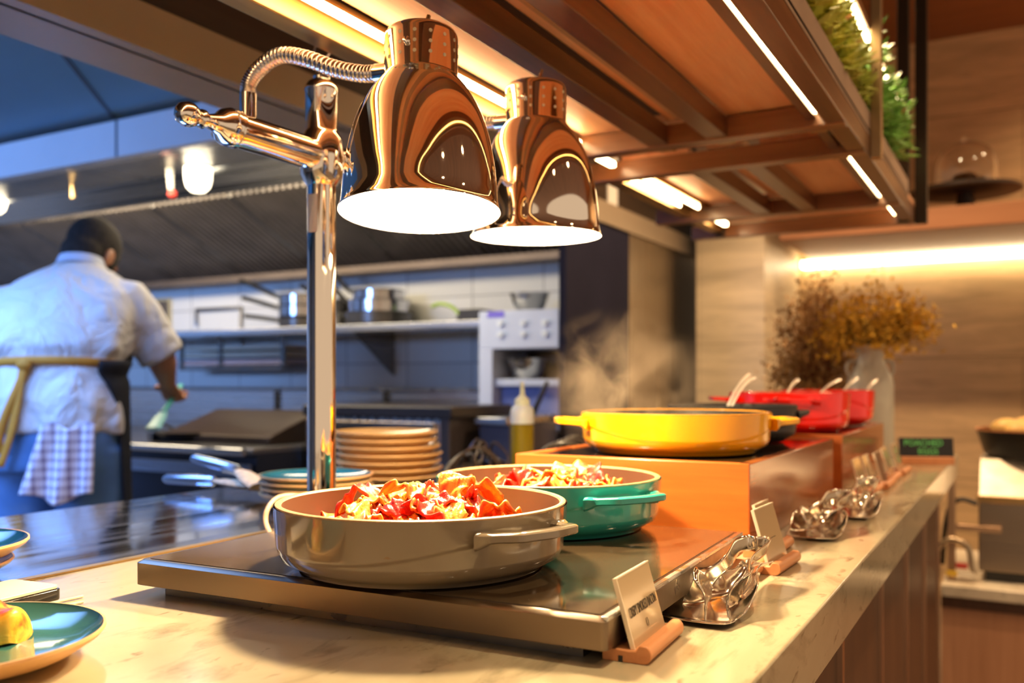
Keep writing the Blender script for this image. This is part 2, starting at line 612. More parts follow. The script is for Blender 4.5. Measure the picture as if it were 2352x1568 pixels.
# cross beams
for y in (Y1a, Y1b, Y2a, Y2b):
    g().box(-0.985 if y < 2 else -1.02, -0.30, y - 0.02, y + 0.02, -0.003, 0.042).build('cross_beam', m_wood_cross, rk, bev=0.002)
# timber panels
for (xa, xb, ya, yb, z) in ((-0.85, -0.70, Y0, Y1a, 0.045), (-0.53, -0.37, Y0, Y1a, 0.045), (-0.655, -0.57, Y0, Y1a, 0.052),
                            (-0.87, -0.70, Y1b, Y2a, 0.045), (-0.53, -0.37, Y1b, Y2a, 0.045), (-0.655, -0.57, Y1b, Y2a, 0.052), (-0.9, -0.3, Y2a, Y2b, 0.05), (-0.9, -0.3, Y1a, Y1b, 0.056)):
    g().box(xa, xb, ya, yb, z, z + 0.014).build('timber_panel', m_wood_panel, rk)
g().box(-0.625, -0.602, Y0, Y1a - 0.05, 0.040, 0.051).build('pale_slat', M_wood('pale_slat_wood', (0.42, 0.24, 0.13), (0.54, 0.33, 0.2), 1, 20), rk)
# light strips
for (xa, xb, ya, yb) in ((-0.857, -0.851, Y0, Y1a - 0.03), (-0.893, -0.889, Y1b + 0.10, Y2a - 0.16), (-0.857, -0.851, Y1b + 0.06, Y2a - 0.10),
                         (-0.3525, -0.3465, Y0, Y1a - 0.03), (-0.352, -0.344, Y1b + 0.03, Y2a - 0.03), (-0.352, -0.344, Y2a + 0.05, Y2b - 0.06), (-0.875, -0.862, Y2a + 0.06, Y2b - 0.12), (-0.875, -0.862, Y1a + 0.06, Y1b - 0.06)):
    g().box(xa, xb, ya, yb, 0.0185, 0.030).build('light_strip', m_led, rk)
g().box(-0.900, -0.846, Y1b + 0.02, Y2a - 0.02, 0.032, 0.0445).build('light_channel', m_bronze, rk)  # added to shield the far bay's panel from its light strip
for (xa, xb) in ((-0.884, -0.861), (-0.3525, -0.338)):
    g().box(xa, xb, Y0, Y1a, 0.032, 0.046).build('light_channel', m_bronze, rk)
g().box(-0.3445, -0.336, Y0, Y2b, 0.012, 0.03).build('light_channel', m_bronze, rk)
# posts and upper shelf
for y in (1.17, 2.18):
    g().box(-0.298, -0.274, y - 0.013, y + 0.013, -0.004, 0.95).build('post', m_bronze_post, rk, bev=0.002)
g().box(-0.298, -0.262, 3.13, 3.165, -0.004, 1.1).build('post', m_dark_post, rk, bev=0.003)
g().box(-0.345, -0.31, 3.08, 3.12, -0.004, 1.1).build('post', m_dark_post, rk, bev=0.003)
g().box(-0.93, -0.90, 3.10, 3.14, 0.0, 1.1).build('post', m_dark_post, rk, bev=0.003)
g().box(-0.93, -0.30, Y0, 2.9, 0.285, 0.305).build('upper_shelf', m_wood_cross, rk)
g().box(-0.315, -0.305, 1.2, 2.80, 0.277, 0.285).build('light_strip', m_led_soft, rk)
# joint blocks where rails meet
for x in (-0.68, -0.55, -0.36):
    for y in (Y1a + 0.03, Y1b + 0.03, Y2a + 0.03):
        g().box(x - 0.018, x + 0.018, y, y + 0.03, 0.004, 0.02).build('joint_bracket', m_bronze, rk, bev=0.002)

tr = thing('planter_trough', 'long beige metal planter trough along the rack\'s right edge', 'planter', (-0.36, 0, Zr(0.5)))
G().box(0.0, 0.062, Y0, 2.95, 0.052, 0.058).box(0.056, 0.062, Y0, 2.95, 0.046, 0.098).box(0, 0.006, Y0, 2.95, 0.052, 0.098).build('trough', M_plain('trough_paint', (0.33, 0.22, 0.15), 0.5), tr)

# trailing plants: each a pot, stems and leaves
def plant(name, label, x, y, z, n, spread_y, drop, up, c1, c2, seed, reach=0.09, leaf=0.02):
    rnd = random.Random(seed)
    t = thing(name, label, 'plant', (x, y, z), group='trailing plants on the rack')
    G().lathe([(0.018, 0), (0.024, 0.045), (0.026, 0.045), (0.026, 0.052), (0.021, 0.052), (0.02, 0.03)], 20).build('pot', M_plain('terracotta', (0.55, 0.22, 0.10), 0.7), t)
    st, lf = G(), G()
    for i in range(n):
        dy = rnd.uniform(-1, 1) * spread_y
        dx = rnd.uniform(0.02, reach)
        hgt = rnd.uniform(0.2, 1) * up
        dr = rnd.uniform(0, 1) ** 1.4 * drop
        pts = spline([(0, dy * 0.25, 0.05), (dx * 0.45, dy * 0.6, 0.05 + hgt), (dx, dy, 0.05 + hgt * 0.7 - dr * 0.3), (dx * 1.1, dy * 1.08, 0.05 + hgt * 0.4 - dr)], 9)
        st.tube(pts, 0.0011, 5)
        for k in range(2, 10):
            for q in range(2):
                p = pts[k]
                a = rnd.uniform(0, 6.28)
                d = Vector((math.cos(a), math.sin(a), rnd.uniform(-0.5, 0.7))).normalized()
                s = d.cross(Vector((0, 0, 1))).normalized()
                L = rnd.uniform(0.7, 1.2) * leaf
                W = L * 0.20
                u = d.cross(s) * (L * 0.12)
                lf.add([tuple(p), tuple(p + d * L * 0.5 + s * W + u), tuple(p + d * L), tuple(p + d * L * 0.5 - s * W + u)], [(0, 1, 2, 3)])
    st.build('stems', M_plain(name + '_stem', (0.16, 0.20, 0.05), 0.6), t)
    o = lf.build('leaves', M_plain(name + '_leaf', c1, 0.5, 0, 0.35, 9, sss=0.1), t)
    return t


plant('trailing_plant', 'yellow-green trailing plant spilling over the trough at the top', -0.350, 1.66, Zr(0.558), 60, 0.30, 0.03, 0.13, (0.72, 0.72, 0.14), None, 3, 0.035, 0.046)
plant('trailing_plant', 'deeper green trailing plant hanging between the rack\'s two far posts', -0.345, 2.52, Zr(0.552), 50, 0.28, 0.02, 0.24, (0.26, 0.55, 0.12), None, 5, 0.05, 0.046)
plant('trailing_plant', 'olive trailing plant hanging just before the bronze post', -0.350, 2.00, Zr(0.558), 40, 0.20, 0.03, 0.16, (0.55, 0.60, 0.12), None, 8, 0.04, 0.044)
# ------------------------------------------------------------------ hot plate
ZP = CZ - 0.195
A = onz(310, 1283, ZP)
B = onz(1393, 1420, ZP)
D = onz(1710, 1220, ZP)
hx = (B - A)
HW = hx.length
HD = (D - B).length
hrz = math.atan2(hx.y, hx.x)
hp = thing('hot_plate', 'wide electric hot plate with a dark glass top and brushed steel body', 'hot plate', (A.x, A.y, H), hrz)
prof = [(0, 0.0135), (0.003, 0.0125), (HW - 0.003, 0.0125), (HW, 0.0135), (HW, 0.036), (HW - 0.006, 0.042), (0.006, 0.042), (0, 0.036)]
m_hp = M_steel('hot_plate_steel', (0.20, 0.15, 0.105), 0.32, 0, 40, 0.06)
g = G()
for z, ins in ((0.0135, 0.001), (0.015, 0), (0.0345, 0), (0.0405, 0.006), (0.0405, 0.0075)):
    pass
def rrect(x0, x1, y0, y1, r, z, n=5):
    pts = []
    for cx, cy, a0 in ((x1 - r, y1 - r, 0), (x0 + r, y1 - r, 90), (x0 + r, y0 + r, 180), (x1 - r, y0 + r, 270)):
        for k in range(n + 1):
            a2 = R(a0 + 90 * k / n)
            pts.append((cx + r * math.cos(a2), cy + r * math.sin(a2), z))
    return pts
rings = []
for z, ins in ((0.0135, 0.002), (0.0145, 0.0), (0.0380, 0.0), (0.0415, 0.0045)):
    rings.append(rrect(ins, HW - ins, ins, HD - ins, 0.006, z))
g.loft(rings)
g.build('body', m_hp, hp)
m_hg, nt, bb = new_mat('hot_plate_glass')
v = coords(nt)
f = noise(nt, v, 620, 2, 0.5)
nt.links.new(ramp(nt, f, [(0.72, (0.060, 0.038, 0.020)), (0.80, (0.40, 0.32, 0.20))]), bb.inputs['Base Color'])
f2 = noise(nt, v, 8, 5)
nt.links.new(ramp(nt, f2, [(0.3, (0.06,) * 3), (0.75, (0.14,) * 3)]), bb.inputs['Roughness'])
bb.inputs['Specular IOR Level'].default_value = 0.9
G().loft([rrect(0.010, HW - 0.010, 0.010, HD - 0.010, 0.004, 0.0405), rrect(0.010, HW - 0.010, 0.010, HD - 0.010, 0.004, 0.0421)]).build('glass_top', m_hg, hp)
G().box(0.022, HW - 0.03, 0.022, HD - 0.022, 0.0002, 0.0137).build('foot', m_steel_dark, hp)
G().box(HW - 0.0065, HW - 0.0005, 0.004, HD - 0.004, 0.0362, 0.0420).build('edge_strip', m_steel, hp, bev=0.0006)

# ------------------------------------------------------------------ enamelled pans
def enamel(name, col, rough=0.12):
    return M_plain(name, col, rough, 0, 0.05, 4, coat=0.6)


def cocotte(name, label, cat, loc, r, h, angs, ext, lining, line_lo=0.34, line_hi=0.72, handle_w=0.040, handle_out=0.034, chips=False, rim=None, hscale=1.0):
    """round shallow casserole; angs = bearings of its two side handles; a moulded line dips between them"""
    t = thing(name, label, cat, (loc[0], loc[1], loc[2]))
    n = 160
    zs = [0, 0.002, 0.006, 0.012, 0.020] + [0.02 + (h - 0.02) * k / 26 for k in range(1, 27)]
    rings = []
    a0 = angs[0]
    for z in zs:
        ring = []
        base = r - 0.021 * (1 - smooth(0, 0.021, z)) ** 2 - 0.004 * (1 - z / h)
        for j in range(n):
            th = 2 * math.pi * j / n
            zl = h * (line_lo + (line_hi - line_lo) * (0.5 + 0.5 * math.cos(2 * (th - a0))) ** 1.5)
            st = smooth(zl - 0.0016, zl + 0.0016, z)
            rr = base + 0.0014 * st
            ring.append((rr * math.cos(th), rr * math.sin(th), z))
        rings.append(ring)
    o = G().loft(rings, True, True, False).build('body', ext, t, ang=50)
    G().lathe([(r - 0.0005, h - 0.0005), (r - 0.0004, h + 0.0012), (r - 0.002, h + 0.002), (r - 0.0055, h + 0.0018), (r - 0.007, h)], n, cap0=False, cap1=False).build('rim', rim or lining, t)
    G().lathe([(r - 0.007, h), (r - 0.0085, 0.022), (r - 0.014, 0.010), (r - 0.03, 0.006), (0, 0.006)], 96, cap0=False, cap1=False).build('lining', lining, t)
    for a in angs:
        hg = G()
        hg.T = Matrix.Rotation(a, 4, 'Z') @ Matrix.Translation((r - 0.004, 0, h - 0.014))
        w2 = handle_w
        # x outward, y along the rim
        path = spline([(-0.004, -w2 - 0.012, -0.004), (0.010, -w2 - 0.006, -0.001), (handle_out - 0.004, -w2 + 0.004, 0.001), (handle_out, -w2 + 0.014, 0.0015), (handle_out + 0.003, 0, 0.0015),
                       (handle_out, w2 - 0.014, 0.0015), (handle_out - 0.004, w2 - 0.004, 0.001), (0.010, w2 + 0.006, -0.001), (-0.004, w2 + 0.012, -0.004)], 40)
        m = len(path)
        rad = []
        for i in range(m):
            u = abs(i / (m - 1) * 2 - 1)
            rad.append((0.0068 + 0.006 * smooth(0.75, 1, u)) * hscale)
        rings = []
        for i, p in enumerate(path):
            tt = (path[min(i + 1, m - 1)] - path[max(i - 1, 0)]).normalized()
            nn = Vector((0, 0, 1)).cross(tt).normalized()
            q = rad[i]
            sec = [(-1, -0.55), (-0.75, -0.8), (0.75, -0.8), (1, -0.55), (1, 0.45), (0.7, 0.72), (-0.7, 0.72), (-1, 0.45)]
            rings.append([tuple(p + nn * (sx * q) + Vector((0, 0, sz * q * 0.85))) for sx, sz in sec])
        hg.loft(rings)
        hd = hg.build('handle', ext, t, ang=45)
    return t


m_lin = M_plain('pan_lining_tan', (0.10, 0.043, 0.021), 0.45, 0, 0.08, 5)
m_rim = M_plain('pan_rim_bare', (0.46, 0.28, 0.13), 0.4, 0.2, 0.3, 90)
P1 = (-0.561, 0.807, ZP + 0.0015)
P2 = (-0.5615, 1.105, ZP + 0.0015)
m_taupe, nt, bb = new_mat('enamel_taupe')
v = coords(nt)
f = noise(nt, v, 5, 4)
base = ramp(nt, f, [(0.3, (0.165, 0.128, 0.085)), (0.7, (0.205, 0.162, 0.11))])
f2 = noise(nt, coords(nt, (1, 1, 2.2)), 46, 3)
msk = ramp(nt, f2, [(0.70, (0, 0, 0)), (0.73, (1, 1, 1))])
mx = nt.nodes.new('ShaderNodeMix'); mx.data_type = 'RGBA'
nt.links.new(msk, mx.inputs[0]); nt.links.new(base, mx.inputs[6]); mx.inputs[7].default_value = (0.20, 0.12, 0.06, 1)
nt.links.new(mx.outputs[2], bb.inputs['Base Color'])
bb.inputs['Roughness'].default_value = 0.10
bb.inputs['Coat Weight'].default_value = 0.5
hA = TH + R(-45)
cocotte('casserole_pan', 'grey-brown enamelled shallow casserole heaped with bacon, nearest on the hot plate', 'pan', P1, 0.1535, 0.0655, (hA, hA + math.pi), m_taupe, m_lin, rim=m_rim)
hA = TH + R(-54)
cocotte('casserole_pan', 'turquoise enamelled shallow casserole of bacon behind the grey-brown one', 'pan', P2, 0.150, 0.0655, (hA, hA + math.pi), enamel('enamel_turquoise', (0.030, 0.36, 0.30)), m_lin, rim=m_rim)
ZB = CZ - 0.117
yc = at(1550, 950, 1.54)
hA = TH + R(0)
cocotte('casserole_pan', 'bright yellow enamelled casserole steaming on the nearer timber box', 'pan', (yc.x, yc.y, ZB + 0.001), 0.157, 0.0635, (hA, hA + math.pi), enamel('enamel_yellow', (0.90, 0.42, 0.004), 0.2), m_iron, handle_out=0.040, rim=enamel('enamel_yellow_rim', (0.55, 0.25, 0.02)), hscale=1.15)

# the yellow pan's contents: a dark stew, flat surface
soup = G().lathe([(0.0, 0.0), (0.146, 0.0), (0.147, 0.004), (0.0, 0.006)], 64)
o = soup.build('stew', M_plain('stew', (0.07, 0.03, 0.012), 0.15, 0, 0.5, 30, 0.3), None, (yc.x, yc.y, ZB + 0.036))
tag(o, 'dark stew filling the yellow casserole', 'food')

# ------------------------------------------------------------------ bacon
m_bacon, nt, bb = new_mat('bacon')
v = coords(nt, (12, 85, 12))
f = noise(nt, v, 1.0, 5, 0.6, 1.2)
oi = nt.nodes.new('ShaderNodeObjectInfo')
mt = nt.nodes.new('ShaderNodeMath'); mt.operation = 'MULTIPLY_ADD'; mt.inputs[1].default_value = 0.34; mt.inputs[2].default_value = -0.17
nt.links.new(oi.outputs['Random'], mt.inputs[0])
ad = nt.nodes.new('ShaderNodeMath'); ad.operation = 'ADD'
nt.links.new(f, ad.inputs[0]); nt.links.new(mt.outputs[0], ad.inputs[1])
nt.links.new(ramp(nt, ad.outputs[0], [(0.20, (0.25, 0.008, 0.006)), (0.36, (0.60, 0.020, 0.012)), (0.47, (0.82, 0.09, 0.02)), (0.54, (0.92, 0.30, 0.03)), (0.64, (0.95, 0.56, 0.08)), (0.82, (0.96, 0.76, 0.26))]), bb.inputs['Base Color'])
bb.inputs['Roughness'].default_value = 0.32
bb.inputs['Subsurface Weight'].default_value = 0.15
bb.inputs['Subsurface Scale'].default_value = 0.006
bump(nt, bb, noise(nt, coords(nt), 260, 3), 0.5, 0.0015)


def strip_mesh(seed):
    rnd = random.Random(seed)
    L = rnd.uniform(0.075, 0.115)
    W = rnd.uniform(0.020, 0.032)
    k1 = rnd.uniform(1.2, 2.6) * math.pi
    amp = rnd.uniform(0.006, 0.014)
    ph = rnd.uniform(0, 6.3)
    tw = rnd.uniform(-1.4, 1.4)
    e1, e2 = rnd.uniform(0, 6.3), rnd.uniform(0, 6.3)
    arch = rnd.uniform(-0.010, 0.022)
    side = rnd.uniform(-0.02, 0.02)
    def fn(u, vv):
        s = u - 0.5
        edge = 1 + 0.12 * math.sin(17 * u + e1) + 0.10 * math.sin(31 * u + e2)
        wl = (vv - 0.5) * W * edge * (1 - 0.35 * abs(2 * s) ** 4)
        frill = 0.0040 * (abs(2 * vv - 1) ** 2) * math.sin(20 * u + (e1 if vv > .5 else e2)) + 0.0016 * math.sin(41 * u + 9 * vv + e1)
        z = amp * math.sin(k1 * u + ph) + arch * (1 - 4 * s * s) + frill
        a = tw * s * 1.6
        return (s * L * 0.82, side * 4 * s * s + wl * math.cos(a) - 0.2 * z * math.sin(a), z + wl * math.sin(a))
    g2 = G().grid(fn, 46, 9)
    me = bpy.data.meshes.new('bacon_strip')
    me.from_pydata(g2.v, [], g2.f)
    me.shade_smooth()
    me.materials.append(m_bacon)
    return me


strips = [strip_mesh(s) for s in range(16)]


def bacon_obj(k, loc, eul, sc=1.0):
    o = bpy.data.objects.new('bacon_strip', strips[k % len(strips)])
    md = o.modifiers.new('solid', 'SOLIDIFY')
    md.thickness = 0.0026
    COL.objects.link(o)
    o.location = loc
    o.rotation_euler = eul
    o.scale = (sc, sc, sc)
    return o


def settle(o, c, rmax):
    """keep a strip inside its pan"""
    for _ in range(6):
        M3 = Matrix.Translation(o.location) @ o.rotation_euler.to_matrix().to_4x4() @ Matrix.Scale(o.scale.x, 4)
        P = [M3 @ v2.co for v2 in o.data.vertices]
        far = max(P, key=lambda p: (p.x - c[0]) ** 2 + (p.y - c[1]) ** 2)
        dv = Vector((far.x - c[0], far.y - c[1], 0))
        if dv.length > rmax:
            o.location -= dv.normalized() * (dv.length - rmax)
        lo = min(p.z for p in P) - c[2] - 0.0085
        if lo < 0:
            o.location.z -= lo
            o.rotation_euler.x *= 0.9
            o.rotation_euler.y *= 0.9


def heap(center, layers, seed, grp, common, uniq, floor_r=0.143):
    rnd = random.Random(seed)
    cnt = 0
    hv = Vector((-center[0], -center[1], 0)).normalized()      # towards the guest side
    made = []
    for (nst, rad, zb, dome, tilt) in layers:
        for i in range(nst):
            a = 2.399963 * i + rnd.uniform(-0.3, 0.3)
            rr = rad * math.sqrt((i + 0.5) / nst)
            x, y = rr * math.cos(a), rr * math.sin(a)
            z = zb + dome * (1 - (rr / max(rad, 1e-3)) ** 2)
            slope = dome * 2 * rr / rad ** 2
            rz = rnd.uniform(0, 6.28)
            o = bacon_obj(rnd.randrange(16), (center[0] + x, center[1] + y, center[2] + z), (rnd.uniform(-tilt, tilt), rnd.uniform(-tilt, tilt) * 0.6, rz), rnd.uniform(0.85, 1.1))
            settle(o, center, floor_r)
            tag(o, common, 'bacon', grp)
            made.append(o)
    return made


c1 = 'crinkled bacon strip in the heap filling the grey-brown casserole'
c2 = 'crinkled bacon strip in the pile filling the turquoise casserole'
heap((P1[0], P1[1], P1[2]), [(16, 0.118, 0.018, 0.008, 0.35), (26, 0.112, 0.030, 0.014, 0.55), (24, 0.090, 0.040, 0.020, 0.7), (9, 0.045, 0.054, 0.014, 0.7)], 11, 'bacon in the grey-brown casserole', c1, [])
heap((P2[0] + 0.008, P2[1], P2[2]), [(14, 0.10, 0.018, 0.006, 0.35), (20, 0.10, 0.030, 0.010, 0.55), (18, 0.085, 0.040, 0.012, 0.65)], 23, 'bacon in the turquoise casserole', c2, [], 0.128)

# ------------------------------------------------------------------ timber boxes under the far pans
m_box = M_wood('box_wood', (0.40, 0.080, 0.010), (0.55, 0.145, 0.022), 0, 16, 0.35, 0.3)
m_box_side = M_wood('box_wood_side', (0.33, 0.085, 0.02), (0.44, 0.14, 0.04), 1, 16, 0.16, 0.5)


def riser(label, x0, x1, y0, y1):
    t = thing('timber_riser', label, 'riser box', (x0, y0, H))
    X, Y, Z = x1 - x0, y1 - y0, 0.12
    G().box(0, X, 0, 0.016, 0, Z).box(0, 0.016, 0.016, Y - 0.016, 0, Z).box(0, X, Y - 0.016, Y, 0, Z).build('carcass', m_box, t, bev=0.0015)
    G().box(X - 0.016, X + 0.0004, 0.0005, Y - 0.0005, 0, Z).build('side_board', m_box_side, t, bev=0.0015)
    G().box(0.016, X - 0.016, 0.016, Y - 0.016, Z - 0.020, Z - 0.002).build('glass_top', M_plain('riser_glass', (0.02, 0.012, 0.008), 0.08, 0, 0.2), t)
    return t


riser('orange-brown timber box under the yellow casserole, nearer of the two', -0.716, -0.338, 1.292, 1.945)
riser('orange-brown timber box under the red casseroles, farther of the two', -0.716, -0.342, 2.075, 2.745)

red = enamel('enamel_red', (0.90, 0.010, 0.002))
k = onY(1700, 930, 1.80)
cocotte('casserole_pan', 'black cast-iron casserole just behind the yellow one', 'pan', (-0.505, 1.795, ZB + 0.001), 0.125, 0.068, (TH + R(-6), TH + R(174)), m_iron, m_iron, rim=m_iron, handle_w=0.024, handle_out=0.020)
cocotte('casserole_pan', 'red enamelled casserole behind the black one, nearer of the two reds', 'pan', (-0.487, 2.222, ZB + 0.001), 0.137, 0.088, (TH + R(176), TH + R(-104)), red, M_plain('cream_lining', (0.6, 0.45, 0.3), 0.3), rim=red, handle_out=0.045)
cocotte('casserole_pan', 'red enamelled casserole farthest along the buffet, at the box end', 'pan', (-0.470, 2.605, ZB + 0.001), 0.122, 0.090, (TH + R(90), TH + R(195)), red, M_plain('cream_lining_far', (0.6, 0.45, 0.3), 0.3), rim=red)

# spoons standing in the red and black pans
m_sp = M_plain('spoon_steel', (0.92, 0.86, 0.76), 0.32, 0.6, 0.04)
def spoon(label, tip, base):
    a, b2 = Vector(base), Vector(tip)
    t = thing('serving_spoon', label, 'spoon', a, group='serving spoons in the far casseroles')
    d = b2 - a
    up = d.normalized()
    pts = [Vector((0, 0, 0)) + d * (u / 10) + Vector((0, 0, 0.012 * math.sin(u / 10 * 3.14))) for u in range(11)]
    G().tube(pts, [0.0035 + 0.003 * smooth(4, 10, u) for u in range(11)], 10, flat=0.5).build('handle', m_sp, t)
    G().ell((0, 0, -0.008), 0.024, 0.030, 0.009, 18, 10).build('bowl', m_sp, t)
for lab, (tx, ty), (bx, by), d in (
        ('bright spoon handle leaning up from the black casserole, leftmost of all', (1722, 860), (1668, 915), 1.88),
        ('second spoon handle beside the leftmost one, slightly lower', (1732, 868), (1678, 912), 1.85),
        ('thin spoon handle before the pillar\'s right edge', (1832, 872), (1795, 912), 2.18),
        ('long spoon handle sloping over the nearer red casserole', (1928, 872), (1858, 912), 2.17),
        ('pale curved spoon handle over the join of the red casseroles', (1968, 868), (1915, 912), 2.46),
        ('spoon handle standing in the farthest red casserole, rightmost', (2012, 872), (1975, 908), 2.50)):
    tip = at(tx, ty, d + 0.03)
    bs = at(bx, by + 26, d)
    spoon(lab, tip, bs)

# steam over the yellow pan
m_st = bpy.data.materials.new('steam'); m_st.use_nodes = True
nt = m_st.node_tree
nt.nodes.clear()
out = nt.nodes.new('ShaderNodeOutputMaterial')
pv = nt.nodes.new('ShaderNodeVolumePrincipled')
pv.inputs['Color'].default_value = (0.86, 0.66, 0.48, 1)
pv.inputs['Anisotropy'].default_value = 0.2
tc = nt.nodes.new('ShaderNodeTexCoord')
nz = noise(nt, tc.outputs['Object'], 11, 6, 0.62, 0.9)
sep = nt.nodes.new('ShaderNodeSeparateXYZ')
nt.links.new(tc.outputs['Object'], sep.inputs[0])
ln = nt.nodes.new('ShaderNodeVectorMath'); ln.operation = 'MULTIPLY'; ln.inputs[1].default_value = (1 / 0.16, 1 / 0.13, 1 / 0.14)
nt.links.new(tc.outputs['Object'], ln.inputs[0])
le = nt.nodes.new('ShaderNodeVectorMath'); le.operation = 'LENGTH'
nt.links.new(ln.outputs[0], le.inputs[0])
mr = nt.nodes.new('ShaderNodeMapRange'); mr.inputs[1].default_value = 1.0; mr.inputs[2].default_value = 0.15; mr.inputs[3].default_value = 0; mr.inputs[4].default_value = 1
nt.links.new(le.outputs['Value'], mr.inputs[0])
m2 = nt.nodes.new('ShaderNodeMapRange'); m2.inputs[1].default_value = 0.46; m2.inputs[2].default_value = 0.68; m2.inputs[3].default_value = 0; m2.inputs[4].default_value = 1
nt.links.new(nz, m2.inputs[0])
mu = nt.nodes.new('ShaderNodeMath'); mu.operation = 'MULTIPLY'
nt.links.new(mr.outputs[0], mu.inputs[0]); nt.links.new(m2.outputs[0], mu.inputs[1])
mu2 = nt.nodes.new('ShaderNodeMath'); mu2.operation = 'MULTIPLY'; mu2.inputs[1].default_value = 11
nt.links.new(mu.outputs[0], mu2.inputs[0])
nt.links.new(mu2.outputs[0], pv.inputs['Density'])
nt.links.new(pv.outputs[0], out.inputs['Volume'])
sc_ = at(1420, 885, 1.56)
o = G().ell((0, 0, 0), 0.16, 0.13, 0.14, 32, 20).build('steam', m_st, None, sc_)
tag(o, 'wisps of warm steam rising from the yellow casserole', 'steam', None, 'stuff')
# ------------------------------------------------------------------ two-headed heat lamp
PX, PY = -0.938, 1.08
ZJ = CZ + 0.343 - H          # joint height over the counter
hl = thing('heat_lamp', 'polished two-headed heat lamp on a tall steel pole behind the hot plate', 'heat lamp', (PX, PY, H))
G().lathe([(0.075, 0), (0.075, 0.008), (0.06, 0.016), (0.03, 0.022), (0.027, 0.04), (0.0, 0.04)], 48).build('base', m_chrome, hl)
G().lathe([(0.0218, 0.03), (0.0218, ZJ)], 48).build('pole', m_chrome, hl)
ln_ = math.atan2(-PY, -PX)
# pole sticker facing the viewer
stg = G().grid(lambda u, q: (0.0222 * math.cos(ln_ - 1.15 + u * 0.85), 0.0222 * math.sin(ln_ - 1.15 + u * 0.85), ZJ - 0.118 + q * 0.058), 12, 2)
stk = stg.build('sticker', M_plain('sticker_paper', (0.62, 0.62, 0.70), 0.5), hl)
stk['label'] = 'white paper sticker'
G().lathe([(0.0225, ZJ - 0.045), (0.032, ZJ - 0.03), (0.0345, ZJ), (0.032, ZJ + 0.026), (0.026, ZJ + 0.036), (0.0245, ZJ + 0.04), (0.0245, ZJ + 0.098), (0.0255, ZJ + 0.10), (0.0255, ZJ + 0.106), (0.020, ZJ + 0.114),
           (0.013, ZJ + 0.118), (0.0135, ZJ + 0.122), (0.009, ZJ + 0.126), (0.0065, ZJ + 0.145), (0.0, ZJ + 0.148)], 48).build('collar', m_chrome, hl)
G().tube([(0.012 * math.cos(a) * CT, 0.012 * math.cos(a) * ST, ZJ + 0.163 + 0.012 * math.sin(a)) for a in [2 * math.pi * k / 28 for k in range(28)]], 0.0026, 10, loop=True).build('top_ring', m_chrome, hl)


def along_y(prof, sgn):
    return [[(r * math.cos(2 * math.pi * j / 40), sgn * y, ZJ + r * math.sin(2 * math.pi * j / 40)) for j in range(40)] for r, y in prof]


knob = [(0.024, 0.0), (0.024, 0.175), (0.0262, 0.176), (0.0262, 0.180), (0.0245, 0.1815), (0.0262, 0.183), (0.0262, 0.190), (0.022, 0.200), (0.014, 0.207), (0.0095, 0.222), (0.009, 0.228), (0.0125, 0.232), (0.0125, 0.236), (0.009, 0.239),
        (0.0120, 0.244), (0.0155, 0.252), (0.0160, 0.259), (0.0130, 0.268), (0.007, 0.273), (0.0001, 0.274)]
for sgn in (-1, 1):
    G().loft(along_y(knob, sgn)).build('cross_arm', m_chrome, hl)

# goosenecks
m_hose = M_plain('gooseneck_steel', (0.72, 0.66, 0.60), 0.16, 1.0, 0.05, 4)
for sgn, dz, side in ((-1, 0.0, 'near'), (1, 0.012, 'far')):
    y0 = sgn * 0.152
    zr = ZJ - 0.343
    pts = spline([(0, y0, zr + 0.395), (0.002, y0, zr + 0.412), (0.022, y0, zr + 0.430), (0.060, y0, zr + 0.441), (0.105, y0, zr + 0.429), (0.155, y0, zr + 0.407 + dz * .4), (0.200, y0, zr + 0.393 + dz), (0.235, y0, zr + 0.389 + dz)], 420)
    rad = [0.0088 + 0.0024 * abs(math.sin(k * math.pi / 9.5)) ** 0.6 for k in range(421)]
    hs = G().tube(pts, rad, 20).build('gooseneck', m_hose, hl, ang=180)
    G().lathe([(0.0115, zr + 0.355), (0.0118, zr + 0.398), (0.0105, zr + 0.399)], 28, (0, y0, 0)).build('neck_socket', m_chrome, hl)
    e = pts[-1]
    G().tube([e - Vector((0.012, 0, -0.0005)), e + Vector((0.022, 0, -0.001))], 0.0118, 24).build('neck_ferrule', m_chrome, hl)

# shades
m_inside = M_plain('shade_inside_white', (0.95, 0.92, 0.86), 0.35)
m_bulb = M_emit('heat_bulb', (1.0, 0.80, 0.50), 30)
m_hole_lit = M_plain('vent_hole', (0.80, 0.72, 0.50), 0.4)  # pale colour stands for lamplight showing through the holes
prof_out = [(0.0990, 0.0), (0.0990, 0.0016), (0.0982, 0.003), (0.0968, 0.008)]
for q in spline([(0.0957, 0, 0.016), (0.0934, 0, 0.046), (0.0888, 0, 0.077), (0.0822, 0, 0.106), (0.0736, 0, 0.129), (0.0610, 0, 0.151), (0.0466, 0, 0.1695)], 48):
    prof_out.append((q.x, q.z))
prof_out += [(0.0458, 0.1715), (0.0458, 0.220), (0.0452, 0.2235), (0.0435, 0.2265), (0.0405, 0.2285), (0.030, 0.230), (0.0, 0.2305)]
prof_in = [(0.0990, 0.0), (0.0965, 0.0012), (0.0935, 0.020), (0.0915, 0.045), (0.086, 0.077), (0.079, 0.106), (0.070, 0.129), (0.056, 0.153), (0.044, 0.170), (0.044, 0.215), (0.0, 0.217)]
